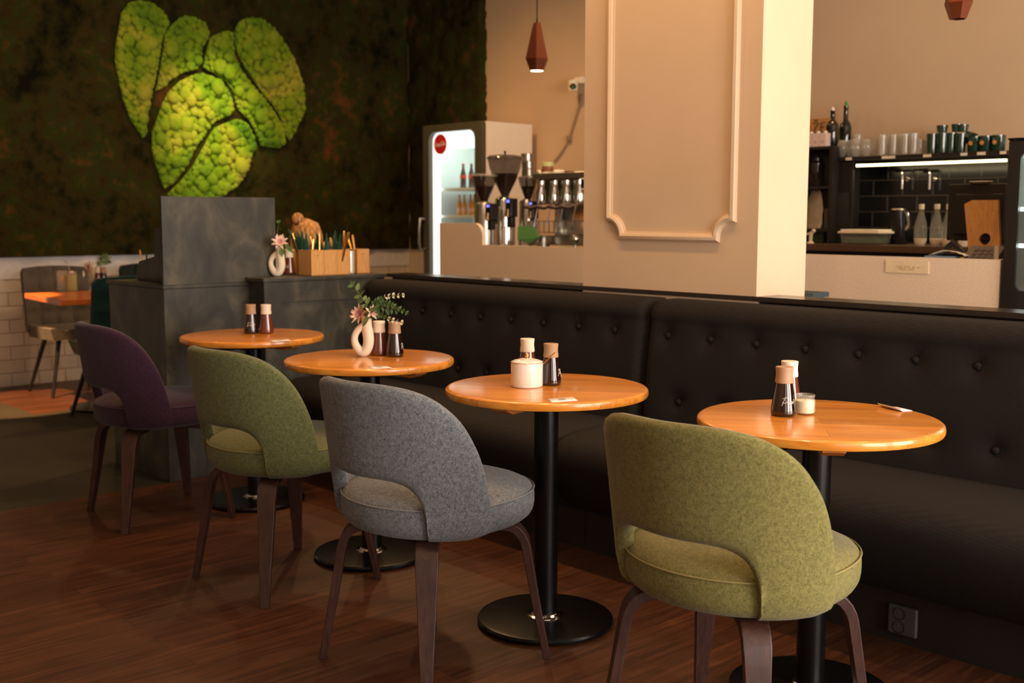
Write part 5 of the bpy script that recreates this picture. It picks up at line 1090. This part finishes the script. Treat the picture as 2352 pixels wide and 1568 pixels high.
# facing local +x is away from camera-left: she faces -X+Y ; build in local axes fx (forward) and sx (left)
fx=Vector((-.55,-.83,0)).normalized(); sd=Vector((0,0,1)).cross(fx)
Pp=lambda f,s_,z: tuple(fx*f+sd*s_+Vector((0,0,z)))
zh0=hd.z-.035
V=[Pp(-.22,0,.61),Pp(-.23,0,.74),Pp(-.21,0,.88),Pp(-.17,0,1.03),Pp(-.10,0,zh0-.05),Pp(-.02,0,zh0),Pp(.0,0,zh0+.05),
   Pp(-.17,.17,1.02),Pp(-.04,.24,.80),Pp(.18,.14,.77),Pp(.26,.10,.78),Pp(-.17,-.17,1.02),Pp(-.04,-.24,.80),Pp(.18,-.14,.77),Pp(.26,-.10,.78),
   Pp(-.18,.10,.565),Pp(.22,.13,.565),Pp(.24,.13,.10),Pp(.34,.13,.05),Pp(-.18,-.10,.565),Pp(.22,-.13,.565),Pp(.24,-.13,.10),Pp(.34,-.13,.05)]
E_=[(0,1),(1,2),(2,3),(3,4),(4,5),(5,6),(3,7),(7,8),(8,9),(9,10),(3,11),(11,12),(12,13),(13,14),(0,15),(15,16),(16,17),(17,18),(0,19),(19,20),(20,21),(21,22)]
Rr=[.13,.125,.13,.12,.05,.085,.08,.06,.045,.036,.028,.06,.045,.036,.028,.09,.07,.045,.035,.09,.07,.045,.035]
skinned('body',V,E_,Rr,'skin',t)
V2=[V[i] for i in (0,1,2,3)]+[Pp(-.13,0,1.07)]+[V[i] for i in (7,8,9,11,12,13)]
skinned('knit_top',V2,[(0,1),(1,2),(2,3),(3,4),(3,5),(5,6),(6,7),(3,8),(8,9),(9,10)],[.145,.14,.145,.135,.07,.075,.058,.048,.075,.058,.048],'knit_maroon',t)
V3=[V[i] for i in (0,15,16,17,19,20,21)]
skinned('trousers',V3,[(0,1),(1,2),(2,3),(0,4),(4,5),(5,6)],[.14,.1,.082,.06,.1,.082,.06],'denim',t)
for s_ in (1,-1):
    g=G(); hb=Vector(Pp(.28,.10*s_,.785))
    for k in range(5):
        o_=sd*(.03-.015*k)*1.0; ln=(.055,.07,.075,.07,.05)[k]; dr=fx*(1 if k else .6)+(sd*s_*-.0)
        g.tube([hb+o_*.8,hb+o_+fx*ln*.6+Vector((0,0,-.004)),hb+o_*1.1+fx*ln+Vector((0,0,-.014))],[.009,.0085,.006],8)
    g.ball(tuple(hb),.04,12,(.9,.9,.45)); mk('hand',g,'skin',t,smooth=True,fix=False)
# hair cap with bun, strands falling forward (towards the camera side)
g=G(); hc_=Vector(Pp(.0,0,zh0+.035)); n=40; rn=random.Random(2); rows=[]
for i in range(14):
    p=PI*(.02+.72*i/13); row=[]
    for k in range(n):
        a_=2*PI*k/n; rr_=.098+.002*sin(a_*13+i*.3)+rn.uniform(0,.0015); row.append(tuple(hc_+Vector((rr_*sin(p)*cos(a_),rr_*sin(p)*sin(a_),rr_*1.12*cos(p)))))
    rows.append(row)
g.sheet(rows,close=True)
bun=at(684,502,x=px_)-Vector((px_,py_,0)); 
for k in range(26):
    a_=rn.uniform(0,2*PI); b2=rn.uniform(0,PI); c_=bun+Vector((0,0,0)); pts=[]
    for s_ in range(9): th=a_+s_*.7; pts.append(c_+Vector((.036*cos(th)*cos(b2),.036*sin(th),.036*cos(th)*sin(b2)))*(.75+.3*rn.random()*.4))
    g.tube(pts,.007,6)
g.ball(tuple(bun),.040,14)
for k in range(64):
    a_=2*PI*k/64; dr=Vector((cos(a_),sin(a_),0)); g.tube([hc_+Vector((0,0,.110)),hc_+dr*.076+Vector((0,0,.080)),hc_+dr*.104+Vector((0,0,.0)),hc_+dr*(.100+rn.uniform(0,.01))+Vector((0,0,-.06-rn.uniform(0,.03)))],[.007,.008,.007,.003],6)
mk('hair',g,'hair',t,smooth=60,fix=False)
mk('hair_tie',G().tube([tuple(bun+Vector((.012,0,-.032))+Vector((.024*cos(2*PI*i/16),.024*sin(2*PI*i/16),.006*sin(2*PI*i/16)))) for i in range(17)],.005,6,cap=False),'black',t,smooth=True)
for s_ in (1,-1): mk('eye',G().ball(Pp(.088,.03*s_,zh0+.01),.011,8),'ink',t,smooth=True)
mk('nose',G().ball(Pp(.098,0,zh0-.012),.013,8,(1,1,1.5)),'skin',t,smooth=True); mk('mouth',G().ball(Pp(.09,0,zh0-.045),.016,8,(1,1,.35)),mat('lips',S(190,110,100),.5),t,smooth=True)
for s_ in (1,-1): mk('ear',G().ball(Pp(-.005,.092*s_,zh0),.016,8,(.6,.6,1.3)),'skin',t,smooth=True)
# the person's chair, a wooden chair further right
def woodchair(loc,rz,label):
    t=thing('wooden_chair',label,'chair',loc,rz)
    mk('seat',G().box(-.21,.21,-.21,.21,.44,.465),'oak_side',t,bevel=.008)
    rows=[]
    for i in range(17):
        y=-.24+.48*i/16; x=-.22+.9*(y*y)*1.2; zt__=.80+.45*abs(y)**1.6*.35; rows.append([(x-.012,y,.66),(x+.008,y,.66),(x+.008,y,zt__),(x-.012,y,zt__)])
    g=G().sheet(rows,close=True); g.add(rows[0],[(0,1,2,3)]); g.add(rows[-1],[(0,1,2,3)]); mk('backrest',g,'oak_side',t,smooth=40)
    for sx,sy in ((-1,-1),(1,-1),(1,1),(-1,1)): mk('leg',G().tube([(sx*.18,sy*.18,0),(sx*.17,sy*.17,.44)]+([(-.19,sy*.2,.70)] if sx<0 else []),.016,10),'oak_side',t,smooth=True)
    return t
v=at(893,628,z=.855); woodchair((v.x-.1,v.y+.08,0),math.atan2(.75,-.66),'pale wooden chair showing its curved top rail beyond the bench corner')
woodchair((px_-fx.x*.18,py_-fx.y*.18,0),math.atan2(fx.y,fx.x),'wooden chair the seated person with the bun sits on')
# tag missing things
for o in list(C.objects):
    if o.parent is None and o.type in ('MESH','EMPTY') and 'kind' not in o and 'label' not in o: print('UNTAGGED',o.name)
